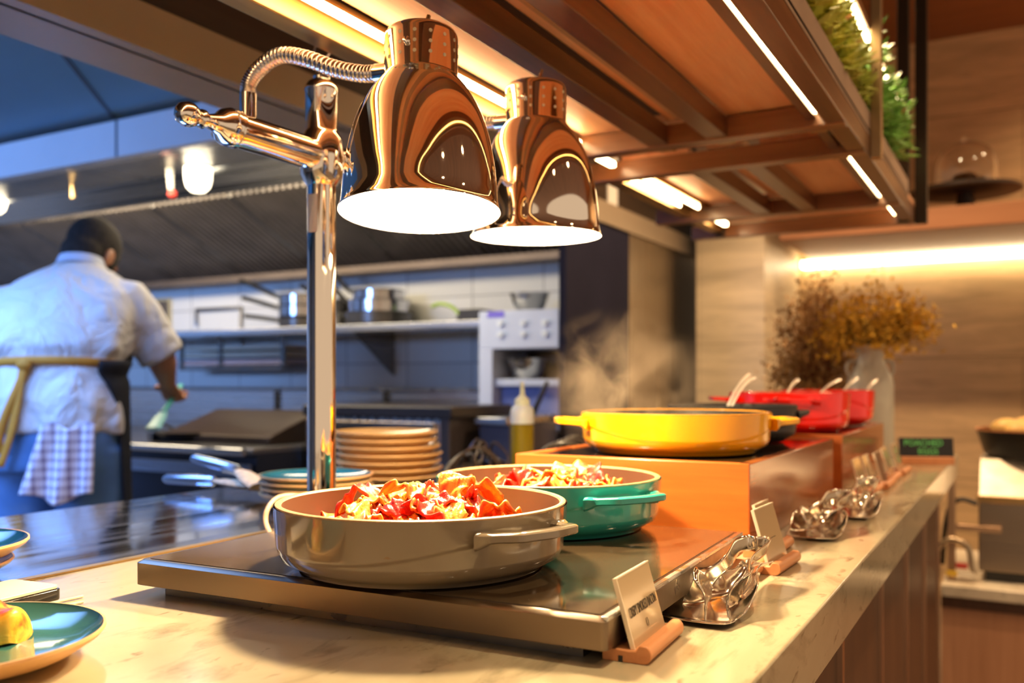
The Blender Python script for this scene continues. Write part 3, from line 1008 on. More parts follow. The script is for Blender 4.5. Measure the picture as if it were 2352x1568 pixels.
for (sx_, sy_, zb, tilt, side) in ((-0.645, 0.922, 0.206, 5.5, 'near'), (-0.645, 1.228, 0.219, -0.8, 'far')):
    rootv = Vector((sx_ - PX, sy_ - PY, CZ + zb - H))
    axis = Vector((CT, ST, 0))             # tilt about the sideways axis so the mouth turns a little to the guests
    Mt = Matrix.Translation(rootv) @ Matrix.Rotation(R(-tilt), 4, axis)
    g = G(); g.T = Mt
    g.lathe(prof_out, 96, cap0=False)
    sh = g.build('lamp_shade', m_chrome, hl, ang=60)
    g = G(); g.T = Mt
    g.lathe(prof_in, 72, cap0=False)
    si = g.build('shade_lining', m_inside, sh, ang=60)
    si['label'] = 'white inside of the shade'
    g = G(); g.T = Mt
    g.lathe([(0.0, 0.045), (0.022, 0.047), (0.038, 0.058), (0.042, 0.075), (0.036, 0.10), (0.02, 0.13), (0.016, 0.165), (0.0, 0.17)], 40)
    bl = g.build('bulb', m_bulb, sh)
    bl['label'] = 'glowing heat bulb'
    g = G(); g.T = Mt
    aim = math.atan2(-sy_, -sx_)
    for kk in range(-4, 12):
        th = aim - R(10) + kk * R(24)
        for zz in (0.186, 0.199, 0.212):
            c = Vector((0.04575 * math.cos(th), 0.04575 * math.sin(th), zz))
            nrm = Vector((math.cos(th), math.sin(th), 0)); tg = Vector((-math.sin(th), math.cos(th), 0))
            ring = [c + tg * 0.0023 * math.cos(q) + Vector((0, 0, 0.0023 * math.sin(q))) for q in [2 * math.pi * j / 12 for j in range(12)]]
            g.loft([[tuple(p) for p in ring], [tuple(p + nrm * 0.0004) for p in ring]])
    vh = g.build('vent_holes', m_hole_lit, sh)
    g = G(); g.T = Mt
    th = aim - R(22)
    c = Vector((0.046 * math.cos(th), 0.046 * math.sin(th), 0.199)); nrm = Vector((math.cos(th), math.sin(th), 0))
    g.tube([c, c + nrm * 0.003, c + nrm * 0.004], [0.0045, 0.0042, 0.002], 16)
    g.build('screw', m_chrome, sh)
    g = G(); g.T = Mt
    g.tube([(0.004, 0.0, 0.229), (0.008, 0.004, 0.252)], [0.0035, 0.0028], 14)
    g.build('switch_toggle', M_steel('toggle_brass', (0.8, 0.6, 0.34), 0.2), sh)
    lp = (Matrix.Translation((PX, PY, H)) @ Mt) @ Vector((0, 0, 0.034))
    lo = light('heat_lamp_light_' + side, 'POINT', lp, 38, (1.0, 0.74, 0.42), 0.028)
# the cord
hb = Vector((PX, PY, H))
pts = spline([at(735, 1160, 1.34) - hb, at(690, 1140, 1.35) - hb, at(640, 1142, 1.33) - hb, at(614, 1170, 1.31) - hb, at(612, 1205, 1.30) - hb, onz(640, 1262, H + 0.004) - hb], 40)
G().tube(pts, 0.0035, 10).build('cord', M_plain('tan_cord', (0.55, 0.38, 0.24), 0.45), hl)

# ------------------------------------------------------------------ place cards in wooden holders
m_card = M_plain('card_acrylic', (0.52, 0.38, 0.22), 0.12, 0, 0.04, 4, coat=0.6)
m_cedge = M_plain('card_edge', (0.86, 0.74, 0.55), 0.2)
m_cwood = M_wood('card_holder_wood', (0.50, 0.19, 0.07), (0.66, 0.29, 0.12), 1, 30, 0.4)
m_ink = M_plain('ink', (0.05, 0.035, 0.02), 0.6)
m_cardk = M_plain('card_brown', (0.13, 0.05, 0.02), 0.4)


def place_card(label, loc, rz, L=0.086, hgt=0.060, wr=None, mat=None, base_len=0.10):
    t = thing('menu_card_stand', label, 'menu card', loc, rz, 'menu card stands along the counter edge')
    # x towards the guests, y along the counter
    prof = [(-0.036, 0.0), (0.0, 0.0)] + [(0.0075 * math.sin(a), 0.008 - 0.008 * math.cos(a)) for a in [0.3 * k for k in range(1, 10)]] + [(-0.003, 0.0155), (-0.006, 0.0105), (-0.012, 0.0100), (-0.036, 0.0110)]
    G().prism(prof, 1, -base_len / 2, base_len / 2).build('holder', m_cwood, t, bev=0.0008)
    G().box(-0.0215, -0.0175, -base_len / 2 - 0.0003, -base_len / 2 + 0.002, -0.0 + 0.0003, 0.0055).build('groove', m_black, t)
    g = G()
    lean = R(16)
    g.T = Matrix.Translation((-0.0085, 0, 0.004)) @ Matrix.Rotation(-lean, 4, 'Y')
    g.box(-0.0016, 0.0016, -L / 2, L / 2, 0, hgt)
    c = g.build('card', mat or m_card, t, bev=0.0005)
    g = G(); g.T = Matrix.Translation((-0.0085, 0, 0.004)) @ Matrix.Rotation(-lean, 4, 'Y')
    g.box(-0.0019, 0.0019, -L / 2 - 0.0012, -L / 2 + 0.0003, 0, hgt + 0.001).box(-0.0019, 0.0019, -L / 2, L / 2, hgt - 0.0002, hgt + 0.001)
    g.build('card_edge', m_cedge, c)
    if wr:
        Mx = Matrix.Translation((-0.0085, 0, 0.004)) @ Matrix.Rotation(-lean, 4, 'Y')
        for body, size, zz, sx in wr:
            p = Mx @ Vector((0.0022, 0, zz))
            # text plane faces +x, reads along +y
            text('lettering', body, size, m_ink, c, p, (Matrix.Rotation(-lean, 4, 'Y') @ Matrix(((0, 0, 1, 0), (1, 0, 0, 0), (0, 1, 0, 0), (0, 0, 0, 1)))).to_euler(), sx=sx, offset=-0.0001, extrude=0.0002)
    return t


def card_at(label, a, b2, **k):
    """the holder's front foot runs from picture point a (near) to b2 (far)"""
    A2, B2 = onz(a[0], a[1], H), onz(b2[0], b2[1], H)
    m = (A2 + B2) / 2
    d = B2 - A2
    return place_card(label, (m.x, m.y, H), math.atan2(-d.x, d.y), base_len=d.length, **k)


card_at('menu card lettered in capitals on a wooden holder at the hot plate\'s front corner', (1476, 1527), (1553, 1458), L=0.088, hgt=0.066, wr=[('CRISPY SMOKED BACON', 0.0125, 0.034, 0.53), ('( )', 0.008, 0.020, 0.8)])
card_at('blank-faced menu card on a pale wooden holder before the timber box corner', (1779, 1322), (1827, 1290), L=0.086, hgt=0.075, wr=[('-- --- ----', 0.010, 0.036, 0.8)])
card_at('small menu card half hidden behind the blank-faced one by the box', (1768, 1285), (1812, 1254), L=0.075, hgt=0.066)
place_card('bare wooden card holder lying between hot plate and timber box', (*onz(1736, 1320, H).xy, H), 0.0, L=0.001, hgt=0.004, base_len=0.075)
cards = [((1984, 1150), (2012, 1130), 'menu card beyond the far tongs, nearest of the distant row'), ((2006, 1137), (2030, 1120), 'pale menu card second in the distant row'),
         ((2034, 1126), (2052, 1110), 'dark brown menu card in the middle of the distant row'), ((2050, 1108), (2066, 1096), 'tall pale menu card before the chalk sign'), ((2072, 1094), (2087, 1083), 'menu card closest to the chalk sign\'s left end')]
for i, (a, b2, lab) in enumerate(cards):
    card_at(lab, a, b2, L=0.085, hgt=0.075, mat=m_cardk if i == 2 else None)

# the green-lettered chalk sign at the counter's end
p = onz(2127, 1066, H)
sg = thing('chalk_sign', 'black sign with green lettering on a wooden foot at the counter end', 'sign', (p.x, p.y, H), TH * 0.75)
G().box(-0.072, 0.072, -0.02, 0.02, 0, 0.022).build('foot', m_cwood, sg, bev=0.002)
bd = G(); bd.T = Matrix.Translation((0, 0.002, 0.018)) @ Matrix.Rotation(R(-8), 4, 'X')
bd.box(-0.072, 0.076, -0.003, 0.003, 0, 0.058)
bo = bd.build('board', m_black, sg, bev=0.001)
m_green = M_plain('chalk_green', (0.16, 0.75, 0.22), 0.7)
for body, zz, dx in (('POACHED', 0.042, -0.006), ('EGGS', 0.018, 0.006)):
    text('lettering', body, 0.024, m_green, bo, (dx, -0.0035 + 0.0025 + zz * 0.14, 0.018 + zz), (R(82), 0, 0), sx=0.95, extrude=0.0006)

# ------------------------------------------------------------------ steel spoon rests with tongs
m_tray = M_plain('tray_steel', (0.78, 0.72, 0.63), 0.13, 1.0, 0.06, 5, rvar=0.03)


def rest(label, loc, rz, sc=1.0):
    t = thing('spoon_rest', label, 'spoon rest', loc, rz, 'steel spoon rests')
    def curve(a, pts):
        for (a0, v0), (a1, v1) in zip(pts, pts[1:]):
            if a <= a1:
                return v0 + (v1 - v0) * smooth(a0, a1, a)
        return pts[-1][1]
    def fn(u, vv):
        a, b3 = u, vv * 2 - 1                  # a from the open lip to the grip end, b across
        w2 = curve(a, [(0, 0.034), (0.10, 0.038), (0.32, 0.042), (0.62, 0.024), (0.76, 0.012), (1, 0.015)])
        hs = curve(a, [(0, 0.001), (0.16, 0.004), (0.40, 0.030), (0.55, 0.030), (0.76, 0.008), (1, 0.004)])
        zb = 0.0022 + 0.020 * smooth(0.55, 0.85, a) + 0.002 * smooth(0.06, 0, a)
        x, y = b3 * w2, a * 0.225
        return (x * sc, y * sc - 0.004 * (1 - b3 * b3) * smooth(0.2, 0, a), (zb + hs * abs(b3) ** 2.6) * sc)
    G().grid(fn, 40, 20).build('dish', m_tray, t, solid=0.002, sub=1)
    return t


def tongs(label, loc, rz, sc=1.0, flat=False, spread=0.030):
    t = thing('serving_tongs', label, 'tongs', loc, rz, 'steel serving tongs')
    for s in (-1, 1):
        P3 = spline([(0, 0.105, 0.034), (s * 0.010, 0.110, 0.034), (s * 0.016, 0.085, 0.034), (s * (spread * 0.6), 0.03, 0.028), (s * spread, -0.015, 0.018), (s * spread * 1.05, -0.035, 0.012), (s * spread * 0.8, -0.060, 0.009)], 36)
        hw = [0.009 - 0.002 * smooth(4, 16, k) + (0.012 * smooth(21, 30, k)) * (1 - 0.35 * smooth(33, 36, k)) for k in range(37)]
        rings = []
        m = len(P3)
        for i, q in enumerate(P3):
            tt = (P3[min(i + 1, m - 1)] - P3[max(i - 1, 0)]).normalized()
            side2 = Vector((s * 0.35, 0, 1)).normalized()
            side2 = (side2 - tt * side2.dot(tt)).normalized()
            nn = tt.cross(side2)
            row = []
            for j in range(7):
                e = j / 3 - 1
                cup = 0.004 * smooth(22, 30, i) * (1 - e * e)
                row.append(tuple((q + side2 * e * hw[i] * (0.9 if e < 0 else 1.15) + nn * cup * s) * sc))
            rings.append(row)
        g = G().loft(rings, closed=False)
        ao = g.build('arm', m_tray, t, solid=0.0016)
    return t


def rest_set(base, rz, lab_r, lab_t, sc=1.0, dr=0.0, lift=0.007):
    rest(lab_r, (base.x, base.y, H + 0.0012), rz, sc)
    d = Matrix.Rotation(rz, 3, 'Z') @ Vector((0, 0.118 * sc, 0))
    tongs(lab_t, (base.x + d.x, base.y + d.y, H + lift), rz + dr, 1.05 * sc, spread=0.019)


rest_set(onz(1588, 1437, H), R(-3), 'shiny steel spoon rest beside the lettered menu card', 'steel tongs lying in the spoon rest by the lettered card', 1.0, R(4))
rest_set(onz(1858, 1242, H), R(-1), 'steel spoon rest in front of the nearer timber box', 'upright-bladed steel tongs in the spoon rest before the nearer timber box', 1.0, R(-3))
rest_set(onz(1945, 1193, H), R(-4), 'steel spoon rest farther along, by the distant menu cards', 'steel tongs in the spoon rest by the distant menu cards', 1.0, R(6))

# ------------------------------------------------------------------ plates
m_clay = M_plain('plate_clay', (0.78, 0.46, 0.19), 0.45, 0, 0.06, 6)
m_teal = M_plain('glaze_teal', (0.055, 0.20, 0.18), 0.10, 0, 0.08, 4, coat=0.7)
m_blue = M_plain('glaze_blue', (0.015, 0.14, 0.22), 0.10, 0, 0.1, 4, coat=0.7)
m_honey = M_plain('glaze_honey', (0.58, 0.36, 0.13), 0.15, 0, 0.1, 4, coat=0.6)


def plate(label, loc, r, h, glaze, grp=None, clay=None):
    t = thing('plate', label, 'plate', loc, 0, grp)
    G().lathe([(0.0, 0.001), (r * 0.55, 0.001), (r * 0.58, 0.0), (r * 0.62, 0.002), (r * 0.82, h * 0.32), (r * 0.97, h * 0.74), (r, h * 0.90), (r * 0.998, h), (r * 0.982, h)], 96, cap0=False, cap1=False).build('body', clay or m_clay, t)
    G().lathe([(r * 0.984, h), (r * 0.955, h * 0.86), (r * 0.82, h * 0.50), (r * 0.62, h * 0.30), (0, h * 0.27)], 96, cap0=False, cap1=False).build('glaze', glaze, t)
    return t


pt = plate('teal-glazed plate with an omelette at the lower left edge', (-0.774, 0.438, H + 0.0005), 0.114, 0.026, m_teal)
# omelette
def omf(u, q):
    a = 2 * u - 1
    k = max(0.0, 1 - abs(a) ** 2.6) ** 0.5
    th = math.pi * (q * 1.16 - 0.08)
    lip = 1 + 0.10 * math.sin(5 * th + 3 * a) * math.sin(math.pi * q)
    return (0.058 * a, (0.036 * math.cos(th) * lip + 0.002 * math.sin(21 * u)) * k, 0.003 + (0.036 * max(math.sin(th), 0) ** 0.75 * lip + 0.0022 * math.sin(25 * u + 7 * q) + 0.003 * math.sin(11 * u - 13 * q + 1) - 0.010 * math.exp(-((q - 0.38 - 0.08 * math.sin(6 * u)) / 0.05) ** 2)) * k)
om = G().grid(omf, 60, 30)
m_om, nt, bb = new_mat('omelette')
f = noise(nt, coords(nt), 42, 5, 0.6, 0.8)
nt.links.new(ramp(nt, f, [(0.40, (0.62, 0.08, 0.02)), (0.46, (0.80, 0.24, 0.02)), (0.54, (0.90, 0.46, 0.03)), (0.72, (0.94, 0.60, 0.09))]), bb.inputs['Base Color'])
bb.inputs['Roughness'].default_value = 0.35
bump(nt, bb, f, 0.6, 0.003)
pc = onz(20, 1478, H + 0.012)
o = om.build('omelette', m_om, None, (pc.x - 0.048, pc.y - 0.012, H + 0.0078), (0, 0, R(62)))
o.scale = (0.95, 0.95, 0.95)
tag(o, 'folded yellow omelette on the teal-glazed plate', 'omelette')

e = at(45, 1260, 1.085)
pcx, pcy = -1.139, 0.606
plate('bare brown plate underneath the blue plate at the left edge', (pcx - 0.008, pcy - 0.01, H), 0.108, 0.022, m_honey, clay=M_plain('plate_brown', (0.22, 0.11, 0.05), 0.4))
plate('deep blue plate stacked on a brown one at the left edge', (pcx, pcy, H + 0.0195), 0.112, 0.026, m_blue)

# flat cream slab with a dark shiny edge, and two skewers
a1, a2, a3 = onz(145, 1340, H + 0.017), onz(124, 1312, H + 0.017), onz(0, 1375, H + 0.017)
yv = (a1 - a3).normalized()
rz = math.atan2(-yv.x, yv.y)
wd = (a2 - a1).length
tb = thing('phone', 'flat cream-backed phone in a dark shiny frame by the left plates', 'phone', (a1.x, a1.y, H), rz)
G().loft([rrect(-wd, 0, -0.17, 0, 0.008, z) for z in (0.0006, 0.0125)]).build('frame', M_plain('phone_frame', (0.06, 0.055, 0.05), 0.12, 0.7), tb, bev=0.001)
G().loft([rrect(-wd + 0.002, -0.002, -0.168, -0.002, 0.007, z) for z in (0.0126, 0.0165)]).build('back_cover', M_plain('phone_back', (0.78, 0.66, 0.44), 0.35), tb, bev=0.0008)
for (pa, pb, lab) in (((112, 1386), (190, 1369), 'pale wooden skewer lying past the phone, upper of two'), ((150, 1391), (190, 1382), 'short pale wooden skewer lying just below the other')):
    A3, B3 = onz(*pa, H + 0.002), onz(*pb, H + 0.002)
    d = B3 - A3
    o = G().tube([(0, 0, 0.002), tuple(d + Vector((0, 0, 0.002)))], 0.0016, 8).build('skewer', M_plain('skewer_wood', (0.80, 0.66, 0.42), 0.5), None, (A3.x, A3.y, H))
    tag(o, lab, 'skewer', 'skewers by the phone')

# tan plate stack and blue plate stack on the pass
tx, ty = -1.29, 1.715
tan_labels = ['topmost tan plate of the tall stack right of the lamp pole', 'tan plate second from the top of the tall stack', 'tan plate third from the top of the tall stack', 'tan plate fourth from the top of the tall stack',
              'tan plate fifth from the top of the tall stack', 'tan plate sixth from the top, low in the tall stack', 'tan plate at the foot of the tall stack']
for k in range(7):
    i = 6 - k
    ox = (-0.004 if i < 3 else 0.004) + 0.002 * math.sin(k * 2.1)
    plate(tan_labels[i], (tx + ox, ty + 0.003 * math.cos(k * 1.7), H + 0.0165 * k), 0.120 if i < 2 else 0.123, 0.0235, m_honey, 'tan plates in the tall stack')
blue_labels = ['topmost blue-glazed plate of the low stack behind the lamp pole', 'plate just under the blue-glazed top one of the low stack', 'third plate down in the low stack behind the pole', 'bottom plate of the low stack behind the pole']
for k in range(4):
    i = 3 - k
    plate(blue_labels[i], (-1.215 + 0.003 * math.sin(k * 2), 1.384, H + 0.0115 * k), 0.110, 0.0205, m_blue, 'blue-glazed plates in the low stack')

# brushes beside the plates
def brush(label, a, b2, c, da, db, dc):
    A4, B4, C4 = at(*a, da), at(*b2, db), at(*c, dc)
    t = thing('pastry_brush', label, 'brush', A4, 0, 'kitchen brushes on the pass')
    d, e2 = B4 - A4, C4 - A4
    G().tube([(0, 0, 0), tuple(d * 0.06), tuple(d * 0.5), tuple(d * 0.95), tuple(d)], [0.007, 0.0115, 0.0125, 0.0115, 0.008], 18).build('handle', M_plain('brush_handle', (0.42, 0.50, 0.62), 0.22, 0.85), t)
    dd = (e2 - d)
    G().tube([tuple(d * 0.97), tuple(d + dd * 0.2), tuple(d + dd * 0.6), tuple(d + dd)], [0.010, 0.020, 0.026, 0.024], 18, flat=0.35).build('bristles', M_plain('bristles', (0.62, 0.50, 0.34), 0.8, 0, 0.25, 90), t)
    return t


brush('steel-handled brush lying flat on the pass, lower of the two', (378, 1100), (495, 1104), (602, 1118), 2.02, 1.95, 1.88)
brush('dark steel-handled brush sloping down to the plate stack, upper of the two', (442, 1052), (550, 1080), (598, 1118), 2.00, 1.94, 1.86)

# squeeze bottle
p = onz(1202, 1091, H)
bt = thing('squeeze_bottle', 'clear squeeze bottle half full of olive oil behind the timber box', 'bottle', (-1.10, 2.02, H))
G().lathe([(0.0, 0.0), (0.028, 0.0), (0.0295, 0.003), (0.0295, 0.130), (0, 0.130)], 32).build('oil', M_plain('olive_oil', (0.22, 0.16, 0.01), 0.15), bt)
G().lathe([(0.0300, 0.1305), (0.0300, 0.155), (0.028, 0.168), (0.020, 0.176), (0.0, 0.176)], 32).build('upper_wall', M_plain('bottle_plastic', (0.62, 0.66, 0.66), 0.35, 0, 0.04, 4, sss=0.3), bt)
G().lathe([(0.019, 0.176), (0.019, 0.190), (0.012, 0.196), (0.006, 0.202), (0.004, 0.235), (0.0, 0.235)], 24).build('nozzle', M_plain('nozzle_plastic', (0.70, 0.74, 0.55), 0.4), bt)

# dark tangle of wire
rnd = random.Random(5)
g = G()
for k in range(26):
    a = rnd.uniform(0, 6.28)
    rr = rnd.uniform(0.03, 0.085)
    hgt = rnd.uniform(0.02, 0.095)
    pts = spline([(rr * math.cos(a), rr * math.sin(a), 0.003), (rr * 1.1 * math.cos(a + .5), rr * 1.1 * math.sin(a + .5), hgt * .6), (rr * .5 * math.cos(a + 1.2), rr * .5 * math.sin(a + 1.2), hgt), (rr * math.cos(a + 2.2), rr * math.sin(a + 2.2), hgt * .4), (rr * 1.05 * math.cos(a + 3), rr * 1.05 * math.sin(a + 3), 0.003)], 18)
    g.tube(pts, rnd.uniform(0.0025, 0.0045), 6)
o = g.build('wire_trivet', M_plain('dark_wire', (0.035, 0.022, 0.015), 0.4), None, (-1.15, 1.90, H))
tag(o, 'tangle of dark brown wire between plate stack and oil bottle', 'wire basket')
g = G()
for k in range(3):
    g.tube([(0.055 * math.cos(q) * (1 - .12 * k) + 0.012 * k, 0.012 * k + 0.01 * math.sin(3 * q), 0.062 + 0.055 * math.sin(q) * (1 + .1 * k)) for q in [2 * math.pi * j / 36 for j in range(36)]], 0.0045, 8, loop=True)
o = g.build('cable_coil', M_plain('cable_black', (0.02, 0.016, 0.014), 0.4), None, (-0.79, 1.62, H), (0, 0, TH))
tag(o, 'coil of black cable left of the yellow casserole', 'cable')
# ------------------------------------------------------------------ extractor hood
hd = thing('extractor_hood', 'wide stainless extractor hood with dark baffle filters over the stove', 'extractor hood', (0, 0, 0))
HX0, HX1 = -5.8, XW - 0.03
yf, yl = 2.10, 2.13
g = G().box(HX0, HX1, yf, yl, Zr(0.778), Zr(0.905))
fa = g.build('front_fascia', M_plain('hood_fascia', (0.74, 0.80, 0.86), 0.35, 0.0, 0.04, 3), hd)
jx = onY(268, 300, yf).x
for k, x in enumerate((jx, jx - 1.25, jx + 1.2)):
    if x < HX1:
        G().box(x - 0.004, x + 0.004, yf - 0.003, yf, Zr(0.778), Zr(0.905)).build('panel_joint', m_seam, fa)
G().prism([(yl, Zr(0.778)), (2.20, Zr(0.790)), (2.20, Zr(0.80)), (yl, Zr(0.80))], 0, HX0, HX1).build('drip_lip', m_steel, hd)
G().box(HX0, HX1, 2.20, 2.74, Zr(0.895), Zr(0.905)).build('inner_top', m_steel_dark, hd)
G().loft([[(x, 2.72, Zr(0.91)), (x, 2.86, Zr(0.815)), (x, 2.875, Zr(0.83)), (x, 2.74, Zr(0.93))] for x in (HX0, HX1)]).build('light_panel', m_steel, hd)
# baffle filters: ribbed slope
m_filter = M_plain('baffle_steel', (0.22, 0.19, 0.165), 0.42, 0.55, 0.2, 8)
Fa, Fb = Vector((0, 2.86, Zr(0.818))), Vector((0, 3.46, Zr(0.545)))
nrm = Vector((0, (Fb - Fa).z, -(Fb - Fa).y)).normalized() * -1
fx = HX1
nf = 0
while fx > HX0 + 0.4:
    x1, x0 = fx - 0.008, fx - 0.49
    g = G()
    nb = 13
    for k in range(nb):
        xa = x0 + (x1 - x0) * k / nb
        xb = xa + (x1 - x0) / nb * 0.62
        lo = Vector((0, 0, -0.018))
        g.loft([[tuple(P + Vector((xa, 0, 0))), tuple(P + Vector((xb, 0, 0))), tuple(P + lo + Vector((xb - 0.004, 0, 0))), tuple(P + lo + Vector((xa + 0.004, 0, 0)))] for P in (Fa, Fb)])
    g.loft([[tuple(P + Vector((x0, 0, 0.004))), tuple(P + Vector((x1, 0, 0.004))), tuple(P + Vector((x1, 0, 0.012))), tuple(P + Vector((x0, 0, 0.012)))] for P in (Fa, Fb)])
    g.build('baffle_filter', m_filter, hd)
    g = G().loft([[tuple(P + Vector((x0 - 0.008, 0, -0.02))), tuple(P + Vector((x0 + 0.006, 0, -0.02))), tuple(P + Vector((x0 + 0.006, 0, 0.012))), tuple(P + Vector((x0 - 0.008, 0, 0.012)))] for P in (Fa, Fb)])
    g.build('filter_frame', m_steel_dark, hd)
    fx -= 0.49
    nf += 1
G().box(HX0, HX1, 3.36, 3.46, Zr(0.505), Zr(0.535)).build('grease_gutter', M_plain('gutter_bronze', (0.16, 0.12, 0.09), 0.5, 0.6), hd)

m_jar = M_emit('jar_light_glass', (1.0, 0.86, 0.60), 5)
for (px, py, lab) in ((455, 408, 'bright jar-shaped hood light above the cook\'s right side'), (-12, 462, 'hood light cut by the left picture edge')):
    p = onY(px, py, 2.70)
    t = thing('hood_light', lab, 'light', (p.x, p.y, p.z), 0, 'jar lights in the hood')
    G().lathe([(0.0, -0.062), (0.028, -0.058), (0.046, -0.040), (0.054, -0.010), (0.056, 0.022), (0.056, 0.040), (0, 0.04)], 28).build('glass', m_jar, t)
    G().lathe([(0.060, 0.040), (0.060, 0.060), (0.03, 0.075), (0.03, 0.11), (0, 0.11)], 28).build('collar', m_steel_dark, t)
p = onY(388, 395, 2.66)
t = thing('fire_nozzle', 'slim white suppression nozzle with a red cap under the hood', 'nozzle', (p.x, p.y, p.z))
G().tube([(0, 0, 0.09), (0.004, 0, 0.02), (0.012, 0, -0.075)], [0.014, 0.016, 0.011], 14).build('tube', M_plain('nozzle_white', (0.7, 0.68, 0.62), 0.4), t)
G().ell((0.02, 0, -0.095), 0.018, 0.018, 0.018, 14, 8).build('cap', M_plain('cap_red', (0.60, 0.05, 0.03), 0.4), t)
p = onY(166, 425, 2.64)
t = thing('fire_nozzle', 'thin brass suppression nozzle under the hood above the cook\'s head', 'nozzle', (p.x, p.y, p.z))
G().tube([(0, 0, 0.12), (0.0, 0, 0.0), (0.008, 0, -0.06)], [0.008, 0.008, 0.012], 12).build('tube', M_plain('nozzle_brass', (0.5, 0.36, 0.18), 0.35, 0.8), t)

# ------------------------------------------------------------------ wall shelf with pans
ks = thing('steel_shelf', 'stainless wall shelf carrying saucepans in the kitchen', 'shelf', (0, 0, 0))
sx0, sx1 = -5.0, -1.90
zs = Zr(0.247)
G().box(sx0, sx1, 3.14, YK - 0.005, zs - 0.03, zs).build('shelf_board', m_steel, ks, bev=0.003)
for x in (-4.6, -2.6):
    G().prism([(3.2, zs - 0.03), (YK - 0.004, zs - 0.03), (YK - 0.004, zs - 0.22)], 0, x, x + 0.012).build('bracket', m_steel_dark, ks)
ls = thing('plate_rail', 'lower wall rail of trays and boards under the saucepan shelf', 'rack', (0, 0, 0))
m_board = M_plain('board_cream', (0.60, 0.50, 0.36), 0.5)
xa, xb = onY(452, 800, 3.4).x, onY(690, 800, 3.4).x
for z, hh, mt_ in ((0.155, 0.022, m_board), (0.118, 0.026, m_board), (0.08, 0.03, M_plain('board_mauve', (0.38, 0.32, 0.34), 0.5))):
    G().box(xa, xb, 3.3, YK - 0.004, Zr(z), Zr(z) + hh).build('tray', mt_, ls, bev=0.003)
for xu in (xa, xa + 0.28, xb - 0.02):
    G().box(xu, xu + 0.02, 3.285, 3.3, Zr(0.06), zs - 0.031).build('upright', m_steel_dark, ls)
G().box(xa, xb, 3.285, YK - 0.004, Zr(0.055), Zr(0.07)).build('bottom_bar', m_steel_dark, ls)


def saucepan(label, loc, r, h, ang, mat, hlen=0.2, rise=0.10, grp='saucepans on the kitchen shelf'):
    t = thing('saucepan', label, 'saucepan', loc, ang, grp)
    G().lathe([(0.0, 0.0), (r * 0.92, 0), (r * 0.97, 0.006), (r * 0.98, h - 0.004), (r * 1.02, h), (r * 0.97, h), (r * 0.94, 0.008), (0, 0.008)], 36).build('body', mat, t)
    G().tube(spline([(r * 0.96, 0, h * 0.75), (r + 0.04, 0, h * 0.82 + rise * 0.2), (r + hlen * 0.6, 0, h * 0.8 + rise * 0.65), (r + hlen, 0, h * 0.8 + rise)], 12), [0.012] * 4 + [0.015] * 9, 10, flat=0.75).build('handle', m_black, t)
    return t


m_pan = M_plain('saucepan_steel', (0.55, 0.55, 0.56), 0.16, 1.0, 0.1, 5)
m_pand = M_plain('saucepan_dark', (0.10, 0.095, 0.09), 0.3, 0.8, 0.2, 9)
p = onY(690, 740, 3.30)
angL = R(180) + TH * 0.3
for k, (hh, mt_, lab, rs) in enumerate(((0.05, m_pand, 'dark saucepan at the bottom of the shelf stack left of the pole', 0.03), (0.055, m_pan, 'steel saucepan in the middle of the stack left of the pole', 0.06), (0.055, m_pan, 'steel saucepan on top of the stack left of the pole', 0.09))):
    saucepan(lab, (p.x + 0.015, p.y, zs + k * 0.052), 0.115, hh, angL + R(4 * k), mt_, 0.21, rs)
p = onY(870, 735, 3.30)
for k, (hh, mt_, lab, rs, rr) in enumerate(((0.06, m_pand, 'wide dark saucepan at the bottom of the shelf stack right of the pole', 0.05, 0.155), (0.06, m_pan, 'wide steel saucepan in the middle of the stack right of the pole', 0.14, 0.14), (0.05, m_pan, 'steel saucepan on top of the stack right of the pole', 0.14, 0.12))):
    saucepan(lab, (p.x, p.y, zs + k * 0.055), rr, hh, angL + R(3 * k), mt_, 0.17, rs)
p = onY(775, 735, 3.30)
saucepan('small dark saucepan half hidden behind the lamp pole', (p.x, p.y, zs), 0.055, 0.13, angL, m_pand, 0.14, 0.1)
p = onY(1020, 716, 3.28)
t = thing('ladle', 'lime-green handled ladle at the shelf\'s right end', 'ladle', (p.x, p.y, zs))
G().tube(spline([(-0.06, 0, 0.075), (-0.02, 0, 0.085), (0.04, 0, 0.07), (0.085, 0, 0.03)], 14), 0.011, 10, flat=0.7).build('handle', M_plain('lime_plastic', (0.36, 0.55, 0.03), 0.4), t)
G().ell((0.10, 0, 0.022), 0.035, 0.03, 0.02, 16, 10).build('bowl', m_pand, t)
x0, x1 = onY(1052, 740, 3.2).x, onY(1103, 740, 3.2).x
o = G().box(0, x1 - x0, 0, 0.2, 0, 0.045).prism([(0.0, 0.0), (x1 - x0, 0.0), (x1 - x0, -0.12), (0.05, -0.035)], 1, 0, 0.2)
o = G().box(0, x1 - x0, 0, 0.2, 0, 0.05).build('dark_tray', m_iron, None, (x0, 3.2, zs), bev=0.004)
tag(o, 'dark tray on the shelf end beside the white control unit', 'tray')

